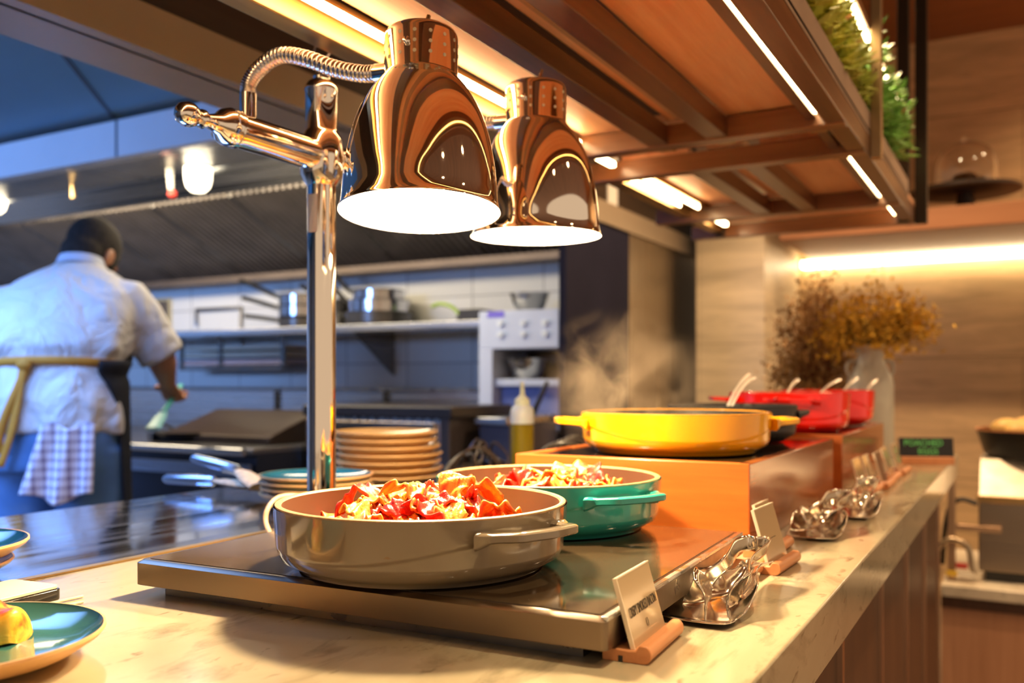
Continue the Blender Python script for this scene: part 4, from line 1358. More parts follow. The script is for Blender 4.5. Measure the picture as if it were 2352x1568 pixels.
# pipe frame and socket on the wall
xa, xb = onY(455, 690, YK).x, onY(557, 690, YK).x
o = G().tube([(xa, YK - 0.012, Zr(0.30)), (xa, YK - 0.012, Zr(0.385)), (xb, YK - 0.012, Zr(0.385)), (xb, YK - 0.012, Zr(0.15))], 0.010, 10).build('wall_pipe', m_steel_dark, None)
tag(o, 'thin pipe frame on the white tiles between cook and saucepans', 'pipe')
p = onY(377, 720, YK)
t = thing('wall_socket', 'dark wall box with a yellowish frame by the cook\'s elbow', 'socket', (p.x, p.y, p.z))
G().box(-0.06, 0.05, -0.02, -0.001, -0.07, 0.07).build('box', M_plain('socket_dark', (0.10, 0.08, 0.06), 0.5), t, bev=0.003)
G().box(-0.075, 0.065, -0.012, -0.001, -0.085, 0.085).build('frame', M_plain('socket_frame', (0.55, 0.46, 0.25), 0.5), t, bev=0.003)

# ------------------------------------------------------------------ white control unit (right end of the kitchen)
ux0, ux1 = -1.884, XW - 0.03
cu = thing('control_unit', 'white kitchen unit with six control knobs and an open bay below', 'kitchen unit', (ux0, 3.10, 0))
UW = ux1 - ux0
m_unit = M_plain('unit_enamel', (0.62, 0.70, 0.88), 0.35, 0, 0.03, 3)
G().box(0, UW, 0, 0.34, Zr(0.125), Zr(0.275)).build('control_box', m_unit, cu, bev=0.004)
G().box(0, 0.062, 0, 0.34, Zr(-0.19), Zr(0.125)).build('side_column', m_unit, cu, bev=0.003)
G().box(0.062, UW, 0.02, 0.34, Zr(-0.02), Zr(0.008)).build('bay_shelf', m_unit, cu, bev=0.003)
G().box(0.062, UW, 0.30, 0.34, Zr(0.008), Zr(0.125)).build('bay_back', M_plain('bay_dark', (0.05, 0.03, 0.02), 0.5), cu)
G().box(0.062, UW, 0.06, 0.34, Zr(-0.19), Zr(-0.02)).build('drawer_front', M_plain('drawer_blue', (0.20, 0.26, 0.60), 0.4), cu, bev=0.003)
G().box(0, UW, 0, 0.34, 0, Zr(-0.19)).build('cabinet', m_steel, cu)
for (px, py) in ((1150, 743), (1202, 742), (1252, 741), (1150, 768), (1202, 767), (1252, 766)):
    p = onY(px, py, 3.10)
    G().tube([(p.x - ux0, 0.0, p.z), (p.x - ux0, -0.010, p.z)], [0.013, 0.012], 16).build('knob', M_plain('knob_grey', (0.80, 0.88, 1.0), 0.4), cu)
    G().box(p.x - ux0 + 0.014, p.x - ux0 + 0.034, -0.002, 0.0, p.z + 0.002, p.z + 0.008).build('knob_mark', M_plain('knob_mark_teal', (0.48, 0.62, 0.78), 0.5), cu)
p = onY(1135, 722, 3.10)
G().box(p.x - ux0 - 0.03, p.x - ux0 + 0.045, -0.002, 0, p.z - 0.012, p.z + 0.012).build('badge', M_plain('badge_violet', (0.20, 0.16, 0.75), 0.4), cu)


def bowl(label, loc, r, h, mat, name='mixing_bowl'):
    o = G().lathe([(0.0, 0.0), (r * 0.55, 0.0), (r * 0.75, h * 0.3), (r * 0.92, h * 0.75), (r, h), (r * 1.03, h), (r * 0.9, h * 0.75), (r * 0.72, h * 0.32), (0, 0.004)], 40, cap0=True).build(name, mat, None, loc)
    return tag(o, label, 'bowl', 'metal bowls at the white control unit')


p = onY(1217, 706, 3.24)
bowl('steel mixing bowl standing on top of the white control unit', (p.x, 3.24, Zr(0.276)), 0.082, 0.075, m_pan)
p = onY(1212, 862, 3.22)
bowl('steel mixing bowl inside the open bay of the white control unit', (p.x, 3.22, Zr(0.009)), 0.085, 0.08, m_pan)

# ------------------------------------------------------------------ stove line
sv = thing('stove', 'steel kitchen stove with a bright front rail and dark front', 'stove', (0, 0, 0))
SX0, SX1 = -5.4, -2.345
G().box(SX0, SX1, 2.36, 3.28, 0, H - 0.02).build('body', M_plain('stove_front_dark', (0.03, 0.035, 0.05), 0.3, 0.5), sv)
G().box(SX0, SX1, 2.34, 3.30, H - 0.02, H).build('hob_top', m_steel_dark, sv, bev=0.003)
G().tube([(SX0, 2.30, H - 0.008), (SX1, 2.30, H - 0.008)], 0.014, 14).build('front_rail', m_steel, sv)
G().box(SX0, SX1, 2.325, 2.335, H - 0.10, H - 0.055).build('control_strip', M_steel('control_strip_steel', (0.40, 0.46, 0.58), 0.3, 0), sv)
G().box(SX0, -1.90, 3.30, YK - 0.004, 0, Zr(-0.045)).build('backguard', m_steel, sv)
G().box(SX0, -1.90, 3.285, YK - 0.004, Zr(-0.045), Zr(-0.030)).build('backguard_rim', m_steel_dark, sv)
for (px) in (636, 886):
    p = onY(px, 920, 3.295)
    G().box(p.x - 0.012, p.x + 0.012, 3.288, 3.30, Zr(-0.17), Zr(-0.045)).build('backguard_joint', m_black, sv)

# griddle lid and frying pan on the stove
a, b2 = onY(398, 1010, 2.55), onY(640, 1010, 2.55)
t = thing('griddle', 'dark brown griddle with a sloping splash lid on the stove', 'griddle', (a.x, 2.50, H))
GW = b2.x - a.x
G().prism([(0, 0.001), (0, 0.03), (0.28, 0.12), (0.30, 0.12), (0.30, 0.001)], 0, 0.0, GW).build('lid', M_plain('griddle_brown', (0.05, 0.030, 0.018), 0.35, 0.4), t, bev=0.004)
G().box(-0.03, -0.004, -0.05, 0.30, 0.001, 0.035).build('side_rail', m_steel_dark, t)
p = onz(345, 1010, H + 0.02)
t = thing('frying_pan', 'black frying pan on the stove by the cook\'s spatula', 'pan', (p.x - 0.10, 2.56, H + 0.001), R(160))
G().lathe([(0, 0), (0.10, 0), (0.13, 0.035), (0.134, 0.036), (0.127, 0.03), (0.098, 0.006), (0, 0.006)], 40).build('body', m_iron, t)
G().tube([(0.128, 0, 0.030), (0.2, 0, 0.045), (0.30, 0, 0.06)], 0.010, 10, flat=0.6).build('handle', m_black, t)

# black-topped steel unit standing beside the stove
ff = thing('fryer_unit', 'steel fryer unit with a thick black top band behind the tan plates', 'kitchen unit', (-2.335, 2.58, 0))
FW, FD, FH = 0.66, 0.42, Zr(-0.087)
G().box(0.012, FW - 0.05, 0.02, FD, 0, FH - 0.04).build('body', m_steel_v, ff, bev=0.004)
G().box(0, FW, 0, FD, FH - 0.04, FH).build('top_band', M_plain('fryer_black', (0.025, 0.02, 0.018), 0.35), ff, bev=0.006)
G().box(FW - 0.05, FW - 0.012, 0.005, FD - 0.01, 0, FH - 0.04).build('end_post', M_plain('fryer_dark', (0.04, 0.032, 0.03), 0.35), ff, bev=0.003)
G().box(0.02, FW - 0.07, 0.002, 0.02, FH - 0.34, FH - 0.055).build('front_plate', M_steel('fryer_front', (0.6, 0.5, 0.4), 0.2, 0), ff, bev=0.003)
# counter run between fryer and control unit, with clutter
xr = XW - 0.03
rn = thing('steel_worktop', 'low steel worktop strip in front of the white control unit', 'worktop', (0, 0, 0))
G().box(-1.66, xr, 2.70, 3.09, Zr(-0.15), Zr(-0.125)).build('top', m_steel, rn, bev=0.003)
G().box(-1.65, xr, 2.72, 3.08, 0, Zr(-0.15)).build('front', M_plain('worktop_front', (0.05, 0.05, 0.08), 0.4), rn)
o = G().tube([(0, 0, 0), (0.06, 0.0, 0.12)], [0.010, 0.007], 10).build('knife_handle', m_black, None, at(1130, 985, 2.95))
o.name = 'kitchen_knife'
tag(o, 'dark knife handle leaning by the oil bottle', 'knife')
o.location.z = Zr(-0.122)
o.location.y = 2.82
# ------------------------------------------------------------------ milk can with flowers, dried bouquet
m_can = M_plain('can_enamel', (0.52, 0.49, 0.40), 0.4, 0.1, 0.08, 5)
p = (-0.42, 3.06)
mc = thing('milk_can', 'grey enamel milk can of yellow flowers past the red casseroles', 'milk can', (p[0], p[1], H))
G().lathe([(0, 0), (0.066, 0), (0.070, 0.01), (0.070, 0.225), (0.066, 0.245), (0.050, 0.280), (0.043, 0.295), (0.043, 0.330), (0.050, 0.345), (0.052, 0.350), (0.044, 0.348), (0.038, 0.33), (0.0, 0.30)], 40).build('body', m_can, mc)
for s in (-1, 1):
    G().tube(spline([(0.045 * s * CT, 0.045 * s * ST, 0.30), (0.066 * s * CT, 0.066 * s * ST, 0.298), (0.074 * s * CT, 0.074 * s * ST, 0.275), (0.064 * s * CT, 0.064 * s * ST, 0.248)], 14), 0.005, 8).build('handle', m_can, mc)


def bouquet(name, label, loc, n, R0, hgt, c_leaf, c_stem, seed, size=0.012, droop=0.0, z0=0.0, low=0.35):
    rnd = random.Random(seed)
    t = thing(name, label, 'flowers', loc)
    st, fl = G(), G()
    for i in range(n):
        a = rnd.uniform(0, 6.28)
        rr = R0 * math.sqrt(rnd.uniform(0, 1))
        hh = hgt * rnd.uniform(low, 1) * (1 - 0.35 * (rr / R0) ** 2)
        tip = Vector((rr * math.cos(a), rr * math.sin(a), z0 + hh - droop * rr / R0))
        pts = spline([(0.01 * math.cos(a), 0.01 * math.sin(a), z0), tuple(tip * 0.5 + Vector((0, 0, z0 * .5 + 0.02))), tuple(tip)], 6)
        st.tube(pts, 0.0013, 4)
        for k in range(16):
            c = tip + Vector((rnd.gauss(0, 1), rnd.gauss(0, 1), rnd.gauss(0, 1))) * (0.016 + size * 0.8)
            d = Vector((rnd.gauss(0, 1), rnd.gauss(0, 1), rnd.gauss(0, 1))).normalized()
            s = d.cross(Vector((0.3, 0.2, 1))).normalized()
            L = size * rnd.uniform(0.6, 1.2)
            u = d.cross(s)
            fl.add([tuple(c - d * L), tuple(c + s * L * 0.5 + u * L * .3), tuple(c + d * L), tuple(c - s * L * 0.5 + u * L * .3)], [(0, 1, 2, 3)])
    st.build('stems', M_plain(name + '_stem', c_stem, 0.7), t)
    fl.build('blooms', M_plain(name + '_bloom', c_leaf, 0.7, 0, 0.4, 30), t)
    return t


bouquet('yellow_flowers', 'yellow-gold flower bunch in the grey milk can', (p[0] + 0.02, p[1], H + 0.31), 150, 0.155, 0.20, (0.62, 0.36, 0.03), (0.14, 0.10, 0.02), 3, 0.012, 0.03, 0.02, 0.25)
q = onY(1905, 900, 3.22)
vs = thing('clay_vase', 'tan clay vase of dried brown foliage left of the milk can', 'vase', (q.x - 0.05, 3.17, H))
G().lathe([(0, 0), (0.05, 0), (0.062, 0.03), (0.066, 0.10), (0.05, 0.17), (0.036, 0.20), (0.04, 0.215), (0.032, 0.21), (0, 0.19)], 36).build('body', M_plain('clay_tan', (0.42, 0.26, 0.12), 0.6), vs)
bouquet('dried_foliage', 'tall bunch of dried brown foliage in the tan clay vase', (q.x - 0.035, 3.17, H + 0.20), 230, 0.14, 0.42, (0.36, 0.19, 0.055), (0.20, 0.06, 0.02), 9, 0.011, 0.10, 0.0, 0.05)

# ------------------------------------------------------------------ cake stand on the far shelf
zt = Zr(0.755)
c = onY(2218, 450, 4.52)
cs = thing('cake_stand', 'dark round cake stand on the far wall shelf', 'cake stand', (c.x, 4.52, zt))
G().lathe([(0.21, 0.075), (0.225, 0.082), (0.225, 0.094), (0.0, 0.098)], 56).build('plate', M_plain('stand_dark', (0.03, 0.018, 0.012), 0.4), cs)
G().lathe([(0.08, 0.0), (0.08, 0.008), (0.04, 0.02), (0.034, 0.075), (0, 0.075)], 32).build('foot', M_plain('stand_foot', (0.035, 0.02, 0.014), 0.4), cs)
rnd = random.Random(2)
for k in range(7):
    a = k * 2.4
    o = G().ell((0, 0, 0.02), 0.045, 0.028, 0.022, 16, 10).build('pastry', M_plain('pastry_orange', (0.80, 0.34, 0.05), 0.5, 0, 0.3, 20), None, (c.x + 0.065 * math.sqrt(k / 6) * math.cos(a), 4.52 + 0.065 * math.sqrt(k / 6) * math.sin(a), zt + 0.0985 + (0.03 if k < 2 else 0)), (0, 0, a))
    tag(o, 'orange-brown pastry under the glass dome on the cake stand', 'pastry', 'pastries under the glass dome')
gd = thing('glass_dome', 'clear glass dome covering pastries on the dark cake stand', 'cloche', (c.x, 4.52, zt + 0.098))
G().lathe([(0.128, 0.001), (0.128, 0.09), (0.120, 0.13), (0.098, 0.17), (0.06, 0.196), (0.0, 0.205), (0.0, 0.2035), (0.059, 0.194), (0.096, 0.168), (0.118, 0.129), (0.126, 0.09), (0.126, 0.001)], 48, cap0=False, cap1=False).build('dome', M_glass('dome_glass'), gd)
G().ell((0, 0, 0.215), 0.014, 0.014, 0.014, 14, 10).build('knob', M_glass('knob_glass'), gd)

# ------------------------------------------------------------------ serving station on the low bench
bx = onY(2248, 1310, 3.50)
x0 = bx.x
zt0, zt1 = 0.44, Zr(-0.39)
wb = thing('warming_cabinet', 'brown steel warming cabinet on the low bench at right', 'warming cabinet', (x0, 3.48, 0.44))
CH = zt1 - 0.44
m_wcab = M_steel('cabinet_bronze', (0.34, 0.27, 0.20), 0.35, 0)
G().box(0, 1.1, 0, 0.42, 0.035, CH).build('body', m_wcab, wb, bev=0.004)
G().box(0.02, 1.08, 0.02, 0.40, 0, 0.035).build('plinth', m_black, wb)
G().box(-0.005, 1.1, -0.01, 0.0, CH - 0.02, CH + 0.004).build('top_trim', m_bronze, wb, bev=0.002)
G().prism([(0.0, CH), (0.42, CH), (0.42, CH + 0.12), (0.12, CH + 0.12)], 0, -0.0, 1.1).build('sloped_cover', M_plain('cover_steel', (0.60, 0.54, 0.44), 0.4, 0.7, 0.2, 14), wb, bev=0.003)
zc = 0.44 + CH + 0.12
r = 0.20
cpt = onY(2240, 1010, 3.72)
t = thing('serving_bowl', 'wide black bowl of pale pastries at the right picture edge', 'bowl', (cpt.x + r, 3.72, zc))
G().lathe([(0, 0), (r * 0.78, 0), (r * 0.86, 0.012), (r * 0.98, 0.09), (r, 0.095), (r * 0.95, 0.09), (r * 0.84, 0.03), (0, 0.03)], 56).build('body', m_black, t)
G().lathe([(r * 0.955, 0.094), (r * 1.005, 0.096), (r * 1.005, 0.102), (r * 0.955, 0.101)], 56, cap0=False, cap1=False).build('rim', m_cwood, t)
for k in range(9):
    a = k * 2.4
    rr = 0.14 * math.sqrt(k / 8)
    o = G().ell((0, 0, 0), 0.055, 0.042, 0.036, 18, 12).build('bread_roll', M_plain('bread_crust', (0.66, 0.42, 0.13), 0.5, 0, 0.25, 12), None, (cpt.x + r + rr * math.cos(a), 3.72 + rr * math.sin(a), zc + 0.095 + 0.014 * (1 - k / 8)), (0, 0, a))
    tag(o, 'golden bread roll heaped in the wide black bowl', 'bread', 'bread rolls in the black bowl')
# hose and tap bits left of the cabinet
a = onY(2245, 1150, 3.46)
o = G().tube(spline([(0, 0, 0), (-0.05, 0, 0.012), (-0.085, 0, -0.02), (-0.10, 0, -0.10), (-0.11, 0.05, -0.22)], 24), 0.008, 10).build('hose', m_black, None, (a.x, 3.46, a.z - 0.01))
tag(o, 'black hose curving out of the warming cabinet\'s left side', 'hose')
a = onY(2245, 1290, 3.44)
t = thing('gas_tap', 'small tap with red lever and yellow tag beside the warming cabinet', 'tap', (a.x - 0.06, 3.44, 0.44))
G().tube(spline([(-0.06, 0, 0.006), (-0.06, 0, 0.10), (-0.02, 0, 0.14), (0.03, 0, 0.12), (0.045, 0, 0.05), (0.055, 0, 0.03)], 22), 0.010, 10).build('pipe', M_plain('tap_pipe', (0.46, 0.36, 0.24), 0.3, 0.8), t)
G().box(-0.005, 0.03, -0.012, 0.012, 0.045, 0.062).build('lever', M_plain('lever_red', (0.5, 0.04, 0.03), 0.4), t, bev=0.002)
G().box(-0.035, 0.0, -0.014, -0.006, 0.018, 0.035).build('tag', M_plain('tag_yellow', (0.7, 0.45, 0.04), 0.5), t)
G().box(0.004, 0.05, -0.014, -0.004, 0.018, 0.034).build('white_tag', M_plain('tag_white', (0.8, 0.74, 0.62), 0.5), t)
o = G().box(-0.012, 0.012, -0.012, 0.012, 0, 0.36).box(-0.02, 0.15, -0.008, 0.008, 0.17, 0.19).build('pipe_stand', M_plain('stand_copper', (0.55, 0.36, 0.22), 0.35, 0.7), None, (onY(2186, 1200, 3.46).x, 3.46, 0.44), bev=0.002)
tag(o, 'copper-toned pipe stand between counter end and warming cabinet', 'stand')
# ------------------------------------------------------------------ the cook
hip = at(134, 1000, 2.9)
ck = thing('person', 'cook seen from behind in white jacket, dark apron and blue trousers', 'person', (hip.x, hip.y, 0), R(34))
# local: x to his right, y forward, z up
def ringe(cx, cy, z, rx, ry, n=32, tilt=0.0, p=2.3):
    pts = []
    for j in range(n):
        a = 2 * math.pi * j / n
        c, s = math.cos(a), math.sin(a)
        x = rx * math.copysign(abs(c) ** (2 / p), c)
        y = ry * math.copysign(abs(s) ** (2 / p), s)
        pts.append((cx + x, cy + y, z - y * tilt))
    return pts


m_skin = M_plain('cook_skin', (0.36, 0.16, 0.085), 0.5, 0, 0.08, 8, sss=0.1)
m_jacket, nt, bb = new_mat('chef_jacket')
f = noise(nt, coords(nt, (1, 1, 0.7)), 7, 5, 0.55, 1.2)
bb.inputs['Base Color'].default_value = (0.62, 0.61, 0.62, 1)
bb.inputs['Roughness'].default_value = 0.85
bump(nt, bb, f, 0.8, 0.07)
m_jean = M_plain('cook_trousers', (0.07, 0.16, 0.34), 0.85, 0, 0.2, 9, 0.2)
m_apron = M_plain('apron_cloth', (0.005, 0.006, 0.010), 0.9, 0, 0.2, 9)
m_strap = M_plain('apron_strap', (0.50, 0.20, 0.012), 0.75)
m_hair, nt, bb = new_mat('cook_hair')
f = noise(nt, coords(nt, (1, 1, 0.25)), 120, 3)
nt.links.new(ramp(nt, f, [(0.3, (0.006, 0.005, 0.004)), (0.7, (0.03, 0.022, 0.018))]), bb.inputs['Base Color'])
bb.inputs['Roughness'].default_value = 0.9
bump(nt, bb, f, 0.6, 0.004)

# joints
RS, RE, RWr = Vector((0.165, 0.115, 1.400)), Vector((0.262, 0.175, 1.215)), Vector((0.240, 0.345, 1.108))
LS, LE, LWr = Vector((-0.175, 0.115, 1.385)), Vector((-0.27, 0.15, 1.18)), Vector((-0.19, 0.36, 1.10))
HC = Vector((0.010, 0.262, 1.552))
bod = G()
bod.loft([ringe(0, 0.0, 0.86, 0.15, 0.11), ringe(0, 0.0, 1.0, 0.16, 0.115), ringe(0, 0.03, 1.15, 0.15, 0.11), ringe(0, 0.08, 1.29, 0.175, 0.11), ringe(0, 0.12, 1.385, 0.165, 0.095), ringe(0, 0.16, 1.455, 0.11, 0.075), ringe(0, 0.185, 1.49, 0.062, 0.058)])
bod.tube([(0, 0.165, 1.43), (0.004, 0.20, 1.492), tuple(HC - Vector((0, 0.02, 0.02)))], [0.066, 0.060, 0.062], 20)
# head: skull, jaw, nose, brow, ears; tipped forward and turned a little to his right
HM = Matrix.Translation(HC) @ Matrix.Rotation(R(-16), 4, 'Z') @ Matrix.Rotation(R(-38), 4, 'X')
hg = G(); hg.T = HM
hg.ell((0, -0.008, 0.022), 0.078, 0.098, 0.096, 28, 18)
hg.ell((0, 0.030, -0.055), 0.060, 0.066, 0.072, 24, 14)
hg.ell((0, 0.092, -0.030), 0.013, 0.020, 0.026, 12, 8)
hg.ell((0, 0.078, 0.012), 0.050, 0.022, 0.016, 16, 8)
hg.ell((0, 0.078, -0.075), 0.026, 0.018, 0.012, 12, 8)
hg.ell((0, 0.070, -0.108), 0.028, 0.022, 0.018, 12, 8)
for s in (-1, 1):
    hg.ell((s * 0.080, -0.008, -0.022), 0.010, 0.022, 0.034, 12, 10)
bod.v += []
o0 = len(bod.v)
bod.v += hg.v
bod.f += [tuple(i + o0 for i in f2) for f2 in hg.f]
for S, E, W in ((RS, RE, RWr), (LS, LE, LWr)):
    bod.tube([tuple(S), tuple(S.lerp(E, 0.5)), tuple(E), tuple(E.lerp(W, 0.35)), tuple(E.lerp(W, 0.75)), tuple(W)], [0.062, 0.056, 0.048, 0.047, 0.035, 0.029], 18)
# legs and feet
for s in (-1, 1):
    bod.tube([(s * 0.095, 0, 0.92), (s * 0.10, 0.02, 0.70), (s * 0.10, 0.035, 0.48), (s * 0.10, 0.0, 0.30), (s * 0.10, -0.02, 0.06)], [0.095, 0.082, 0.058, 0.054, 0.038], 18)
    bod.ell((s * 0.105, 0.05, 0.035), 0.045, 0.125, 0.034, 18, 10)


def hand(W, dirv, side, curl):
    """palm, four curled fingers and a thumb; dirv points down the hand, side to the thumb"""
    d = dirv.normalized()
    t = (side - d * side.dot(d)).normalized()
    nrm = d.cross(t)
    gg = G()
    gg.tube([tuple(W - d * 0.01), tuple(W + d * 0.03), tuple(W + d * 0.075), tuple(W + d * 0.092)], [0.027, 0.037, 0.041, 0.034], 16, flat=0.45, up=tuple(nrm))
    for k in range(4):
        off = (1.5 - k) * 0.0215
        L = (0.072, 0.080, 0.075, 0.060)[k]
        p0 = W + d * (0.080 - 0.004 * abs(1.2 - k)) + t * off
        p1 = p0 + (d * 0.8 + nrm * curl * 0.5) * L * 0.42
        p2 = p1 + (d * 0.15 + nrm * curl * 0.95) * L * 0.34
        p3 = p2 + (-d * 0.75 + nrm * curl * 0.4) * L * 0.28
        gg.tube([tuple(x) for x in spline([p0, p1, p2, p3], 10)], [0.0092] * 4 + [0.0085] * 4 + [0.008, 0.0075, 0.0055], 10)
    q0 = W + d * 0.028 + t * 0.028
    q1 = q0 + (d * 0.5 + t * 0.8 + nrm * curl * 0.3) * 0.036
    q2 = q1 + (d * 0.7 + nrm * curl * 0.8 - t * 0.1) * 0.032
    gg.tube([tuple(x) for x in spline([q0 - t * 0.012, q0, q1, q2], 10)], [0.015, 0.014, 0.0135, 0.013, 0.012, 0.0115, 0.011, 0.0108, 0.0105, 0.0095, 0.007], 10)
    return gg, d, t, nrm


rh, rd, rt, rn_ = hand(RWr, Vector((0.02, 0.75, -0.62)), Vector((-1, 0.1, 0.1)), 1.0)
lh, *_ = hand(LWr, Vector((0.15, 0.8, -0.5)), Vector((1, 0.1, 0.1)), 1.0)
for hh in (rh, lh):
    o0 = len(bod.v)
    bod.v += hh.v
    bod.f += [tuple(i + o0 for i in f2) for f2 in hh.f]
bod.build('body', m_skin, ck, remesh=0.004, smooth_it=3)

for s in (-1, 1):
    eg = G(); eg.T = HM
    eg.ell((s * 0.031, 0.083, -0.008), 0.0125, 0.010, 0.008, 14, 8)
    eg.build('eye', M_plain('eye_white', (0.7, 0.68, 0.64), 0.2), ck)
    eg = G(); eg.T = HM
    eg.ell((s * 0.031, 0.0915, -0.009), 0.0055, 0.0025, 0.0055, 12, 8)
    eg.build('iris', m_black, ck)
eg = G(); eg.T = HM
eg.ell((0, 0.0945, -0.076), 0.022, 0.004, 0.005, 14, 8)
eg.build('lips', M_plain('lip_skin', (0.25, 0.08, 0.05), 0.5), ck)

# hair cap
hr = G(); hr.T = HM
hr.ell((0, -0.014, 0.034), 0.0855, 0.103, 0.098, 32, 20)
hr.ell((0, -0.045, -0.030), 0.072, 0.066, 0.060, 24, 14)
for s in (-1, 1):
    hr.ell((s * 0.070, 0.028, -0.005), 0.014, 0.020, 0.045, 12, 10)
hr.build('hair', m_hair, ck, remesh=0.006, smooth_it=3)

# jacket with short sleeves and a stand collar
def folds(pts, amp, k, ph):
    out = []
    n = len(pts)
    cx = sum(p[0] for p in pts) / n
    cy = sum(p[1] for p in pts) / n
    for j, p in enumerate(pts):
        a = 2 * math.pi * j / n
        q = 1 + amp * math.sin(k * a + ph) + amp * 0.6 * math.sin((k + 4) * a - ph * 1.7)
        out.append((cx + (p[0] - cx) * q, cy + (p[1] - cy) * q, p[2]))
    return out


N = 72
jk = G()
jr = [(0.0, 0.0, 0.945, 0.200, 0.160, .035), (0.0, 0.0, 0.99, 0.200, 0.160, .03), (0, 0.0, 1.05, 0.197, 0.158, .02), (0, 0.008, 1.105, 0.190, 0.152, .014), (0, 0.013, 1.150, 0.181, 0.144, .004), (0, 0.018, 1.178, 0.184, 0.146, .008), (0, 0.025, 1.212, 0.205, 0.166, .02),
      (0, 0.045, 1.27, 0.214, 0.168, .014), (0, 0.075, 1.335, 0.220, 0.158, .010), (0, 0.105, 1.39, 0.214, 0.142, .006), (0, 0.135, 1.435, 0.182, 0.118, .003), (0, 0.16, 1.470, 0.132, 0.094, .002), (0.0, 0.178, 1.495, 0.088, 0.076, 0), (0, 0.188, 1.510, 0.074, 0.068, 0)]
jk.loft([folds(ringe(a, b3, z, rx, ry, N, 0.10), am * 1.7, 7, z * 9) for a, b3, z, rx, ry, am in jr])
for S, E in ((RS, RE), (LS, LE)):
    d = (E - S)
    st = [S - d * 0.10 + Vector((-0.06 if S.x > 0 else 0.06, 0, -0.02)), S + d * 0.1, S + d * 0.4, S + d * 0.75, S + d * 1.05, S + d * 1.10]
    jk.tube([tuple(x) for x in st], [0.062, 0.078, 0.082, 0.078, 0.078, 0.075], 24)
jk.build('jacket', m_jacket, ck, remesh=0.010, smooth_it=6)
cg = G()
cg.loft([ringe(0.0, 0.186, 1.498, 0.078, 0.072, 40, 0.25), ringe(0.0, 0.196, 1.528, 0.070, 0.066, 40, 0.25), ringe(0.0, 0.196, 1.530, 0.064, 0.060, 40, 0.25), ringe(0, 0.186, 1.500, 0.070, 0.064, 40, 0.25)], True, False, False)
cg.build('collar', M_plain('collar_cloth', (0.55, 0.60, 0.74), 0.85), ck)

# trousers
tg = G()
tg.loft([ringe(0, 0.0, 1.02, 0.172, 0.135, 36), ringe(0, 0.0, 0.93, 0.190, 0.150, 36), ringe(0, 0.0, 0.84, 0.192, 0.148, 36)])
for s in (-1, 1):
    tg.tube([(s * 0.090, 0, 0.90), (s * 0.098, 0.012, 0.78), (s * 0.10, 0.02, 0.62), (s * 0.10, 0.02, 0.44), (s * 0.10, 0.0, 0.22), (s * 0.10, -0.01, 0.07)], [0.115, 0.108, 0.095, 0.080, 0.072, 0.072], 24)
tg.build('trousers', m_jean, ck, remesh=0.010, smooth_it=4)
for s in (-1, 1):
    G().ell((s * 0.105, 0.055, 0.042), 0.052, 0.138, 0.042, 20, 10).build('shoe', m_black, ck)

# apron: wraps his front and right side
def apr(u, q):
    z = 1.232 - q * 0.72
    back_r = R(-42 + 26 * smooth(0.05, 0.34, q) + 6 * smooth(0.34, 1, q))
    back_l = R(222 - 26 * smooth(0.05, 0.34, q))
    th = back_r + (back_l - back_r) * u
    top = smooth(0.16, 0.0, q)
    rx, ry = 0.205 + 0.016 * q, 0.170 + 0.02 * q
    if q < 0.14:
        rx, ry = 0.198 + 0.02 * top, 0.168
    fo = 1 + 0.018 * math.sin(11 * th + 3 * q) * q
    return (rx * fo * math.cos(th), 0.012 + ry * fo * math.sin(th), z - top * 0.05 * (1 - math.sin(max(0, min(math.pi, th)))))
G().grid(apr, 60, 30).build('apron', m_apron, ck, solid=0.004)
# tie and its tails at the back
def tie(u, q):
    th = R(180 + 150 * u + 15)
    z = 1.168 + 0.012 * math.sin(3 * u) - (q - 0.5) * 0.026
    return (0.192 * math.cos(th), 0.017 + 0.157 * math.sin(th), z)
at_ = G().grid(tie, 50, 2).build('apron_tie', m_strap, ck, solid=0.004)
for x0, dx, zl, tw in ((-0.045, -0.055, 0.90, 0.3), (-0.030, -0.075, 0.86, -0.2)):
    def tail(u, q, x0=x0, dx=dx, zl=zl, tw=tw):
        z = 1.168 - u * (1.168 - zl)
        yb = -0.150 - 0.018 * math.sin(u * 2.6) - 0.006 * u
        return (x0 + dx * u + 0.012 * math.sin(4 * u + tw * 5) + (q - 0.5) * 0.024, yb + tw * 0.02 * (q - 0.5), z)
    G().grid(tail, 24, 2).build('tie_tail', m_strap, at_, solid=0.003)
G().ell((-0.040, -0.150, 1.166), 0.024, 0.014, 0.018, 16, 10).build('tie_knot', m_strap, at_)

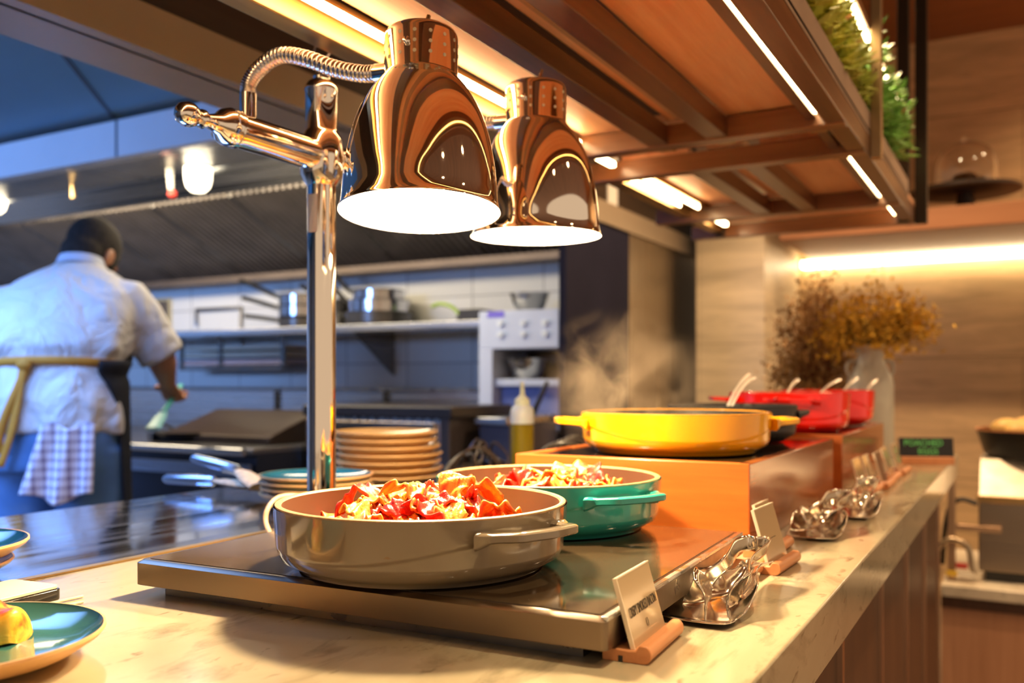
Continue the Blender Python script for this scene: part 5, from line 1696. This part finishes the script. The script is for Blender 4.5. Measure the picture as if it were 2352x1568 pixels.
# checked towel tucked into the back pocket: hangs from the waistband, a thing he carries
m_tow, nt, bb = new_mat('checked_towel')
vv_ = coords(nt)
sp = nt.nodes.new('ShaderNodeSeparateXYZ'); nt.links.new(vv_, sp.inputs[0])
def wave(sock, freq):
    m_ = nt.nodes.new('ShaderNodeMath'); m_.operation = 'MULTIPLY'; m_.inputs[1].default_value = freq
    nt.links.new(sock, m_.inputs[0])
    s_ = nt.nodes.new('ShaderNodeMath'); s_.operation = 'SINE'; nt.links.new(m_.outputs[0], s_.inputs[0])
    g_ = nt.nodes.new('ShaderNodeMath'); g_.operation = 'GREATER_THAN'; g_.inputs[1].default_value = 0.55; nt.links.new(s_.outputs[0], g_.inputs[0])
    return g_.outputs[0]
ad = nt.nodes.new('ShaderNodeMath'); ad.operation = 'ADD'
nt.links.new(wave(sp.outputs['X'], 260), ad.inputs[0]); nt.links.new(wave(sp.outputs['Z'], 230), ad.inputs[1])
dv = nt.nodes.new('ShaderNodeMath'); dv.operation = 'MULTIPLY'; dv.inputs[1].default_value = 0.5; nt.links.new(ad.outputs[0], dv.inputs[0])
nt.links.new(ramp(nt, dv.outputs[0], [(0, (0.70, 0.66, 0.72)), (0.5, (0.40, 0.33, 0.42)), (1, (0.16, 0.12, 0.2))]), bb.inputs['Base Color'])
bb.inputs['Roughness'].default_value = 0.9
def tow(u, q):
    w2 = 0.145 + 0.06 * q
    x = 0.095 + (u - 0.5) * w2 - 0.030 * q
    y = -0.176 + 0.35 * max(0, x - 0.10) - 0.016 * math.sin(u * 15) * (0.35 + q) * 0.8 - 0.012 * q
    return (x, y, 0.985 - q * (0.205 + 0.02 * math.sin(3 * u)) + 0.01 * math.sin(u * 9))
hm = Matrix.Translation((hip.x, hip.y, 0)) @ Matrix.Rotation(R(34), 4, 'Z')
tw_ = thing('kitchen_towel', 'checked mauve and white towel hanging from the cook\'s back pocket', 'towel', (hip.x, hip.y, 0), R(34))
G().grid(tow, 50, 26).build('cloth', m_tow, tw_, solid=0.005)

# turquoise spatula in his right hand
wp = hm @ RWr
grip = RWr + rd * 0.085 + rn_ * 0.022
tip = Vector((0.0, 0.0, 0.0))
gw = hm @ grip
end = at(350, 985, 3.10)
sp_ = thing('spatula', 'turquoise spatula held in the cook\'s right hand over the stove', 'spatula', gw)
d = end - gw
G().tube([tuple(-d * 0.25), (0, 0, 0), tuple(d * 0.55)], [0.009, 0.010, 0.009], 12).build('handle', M_plain('spatula_teal', (0.10, 0.50, 0.52), 0.35), sp_)
G().tube([tuple(d * 0.52), tuple(d * 0.68), tuple(d)], [0.011, 0.022, 0.026], 14, flat=0.25).build('blade', M_plain('spatula_blade', (0.30, 0.66, 0.66), 0.35), sp_)
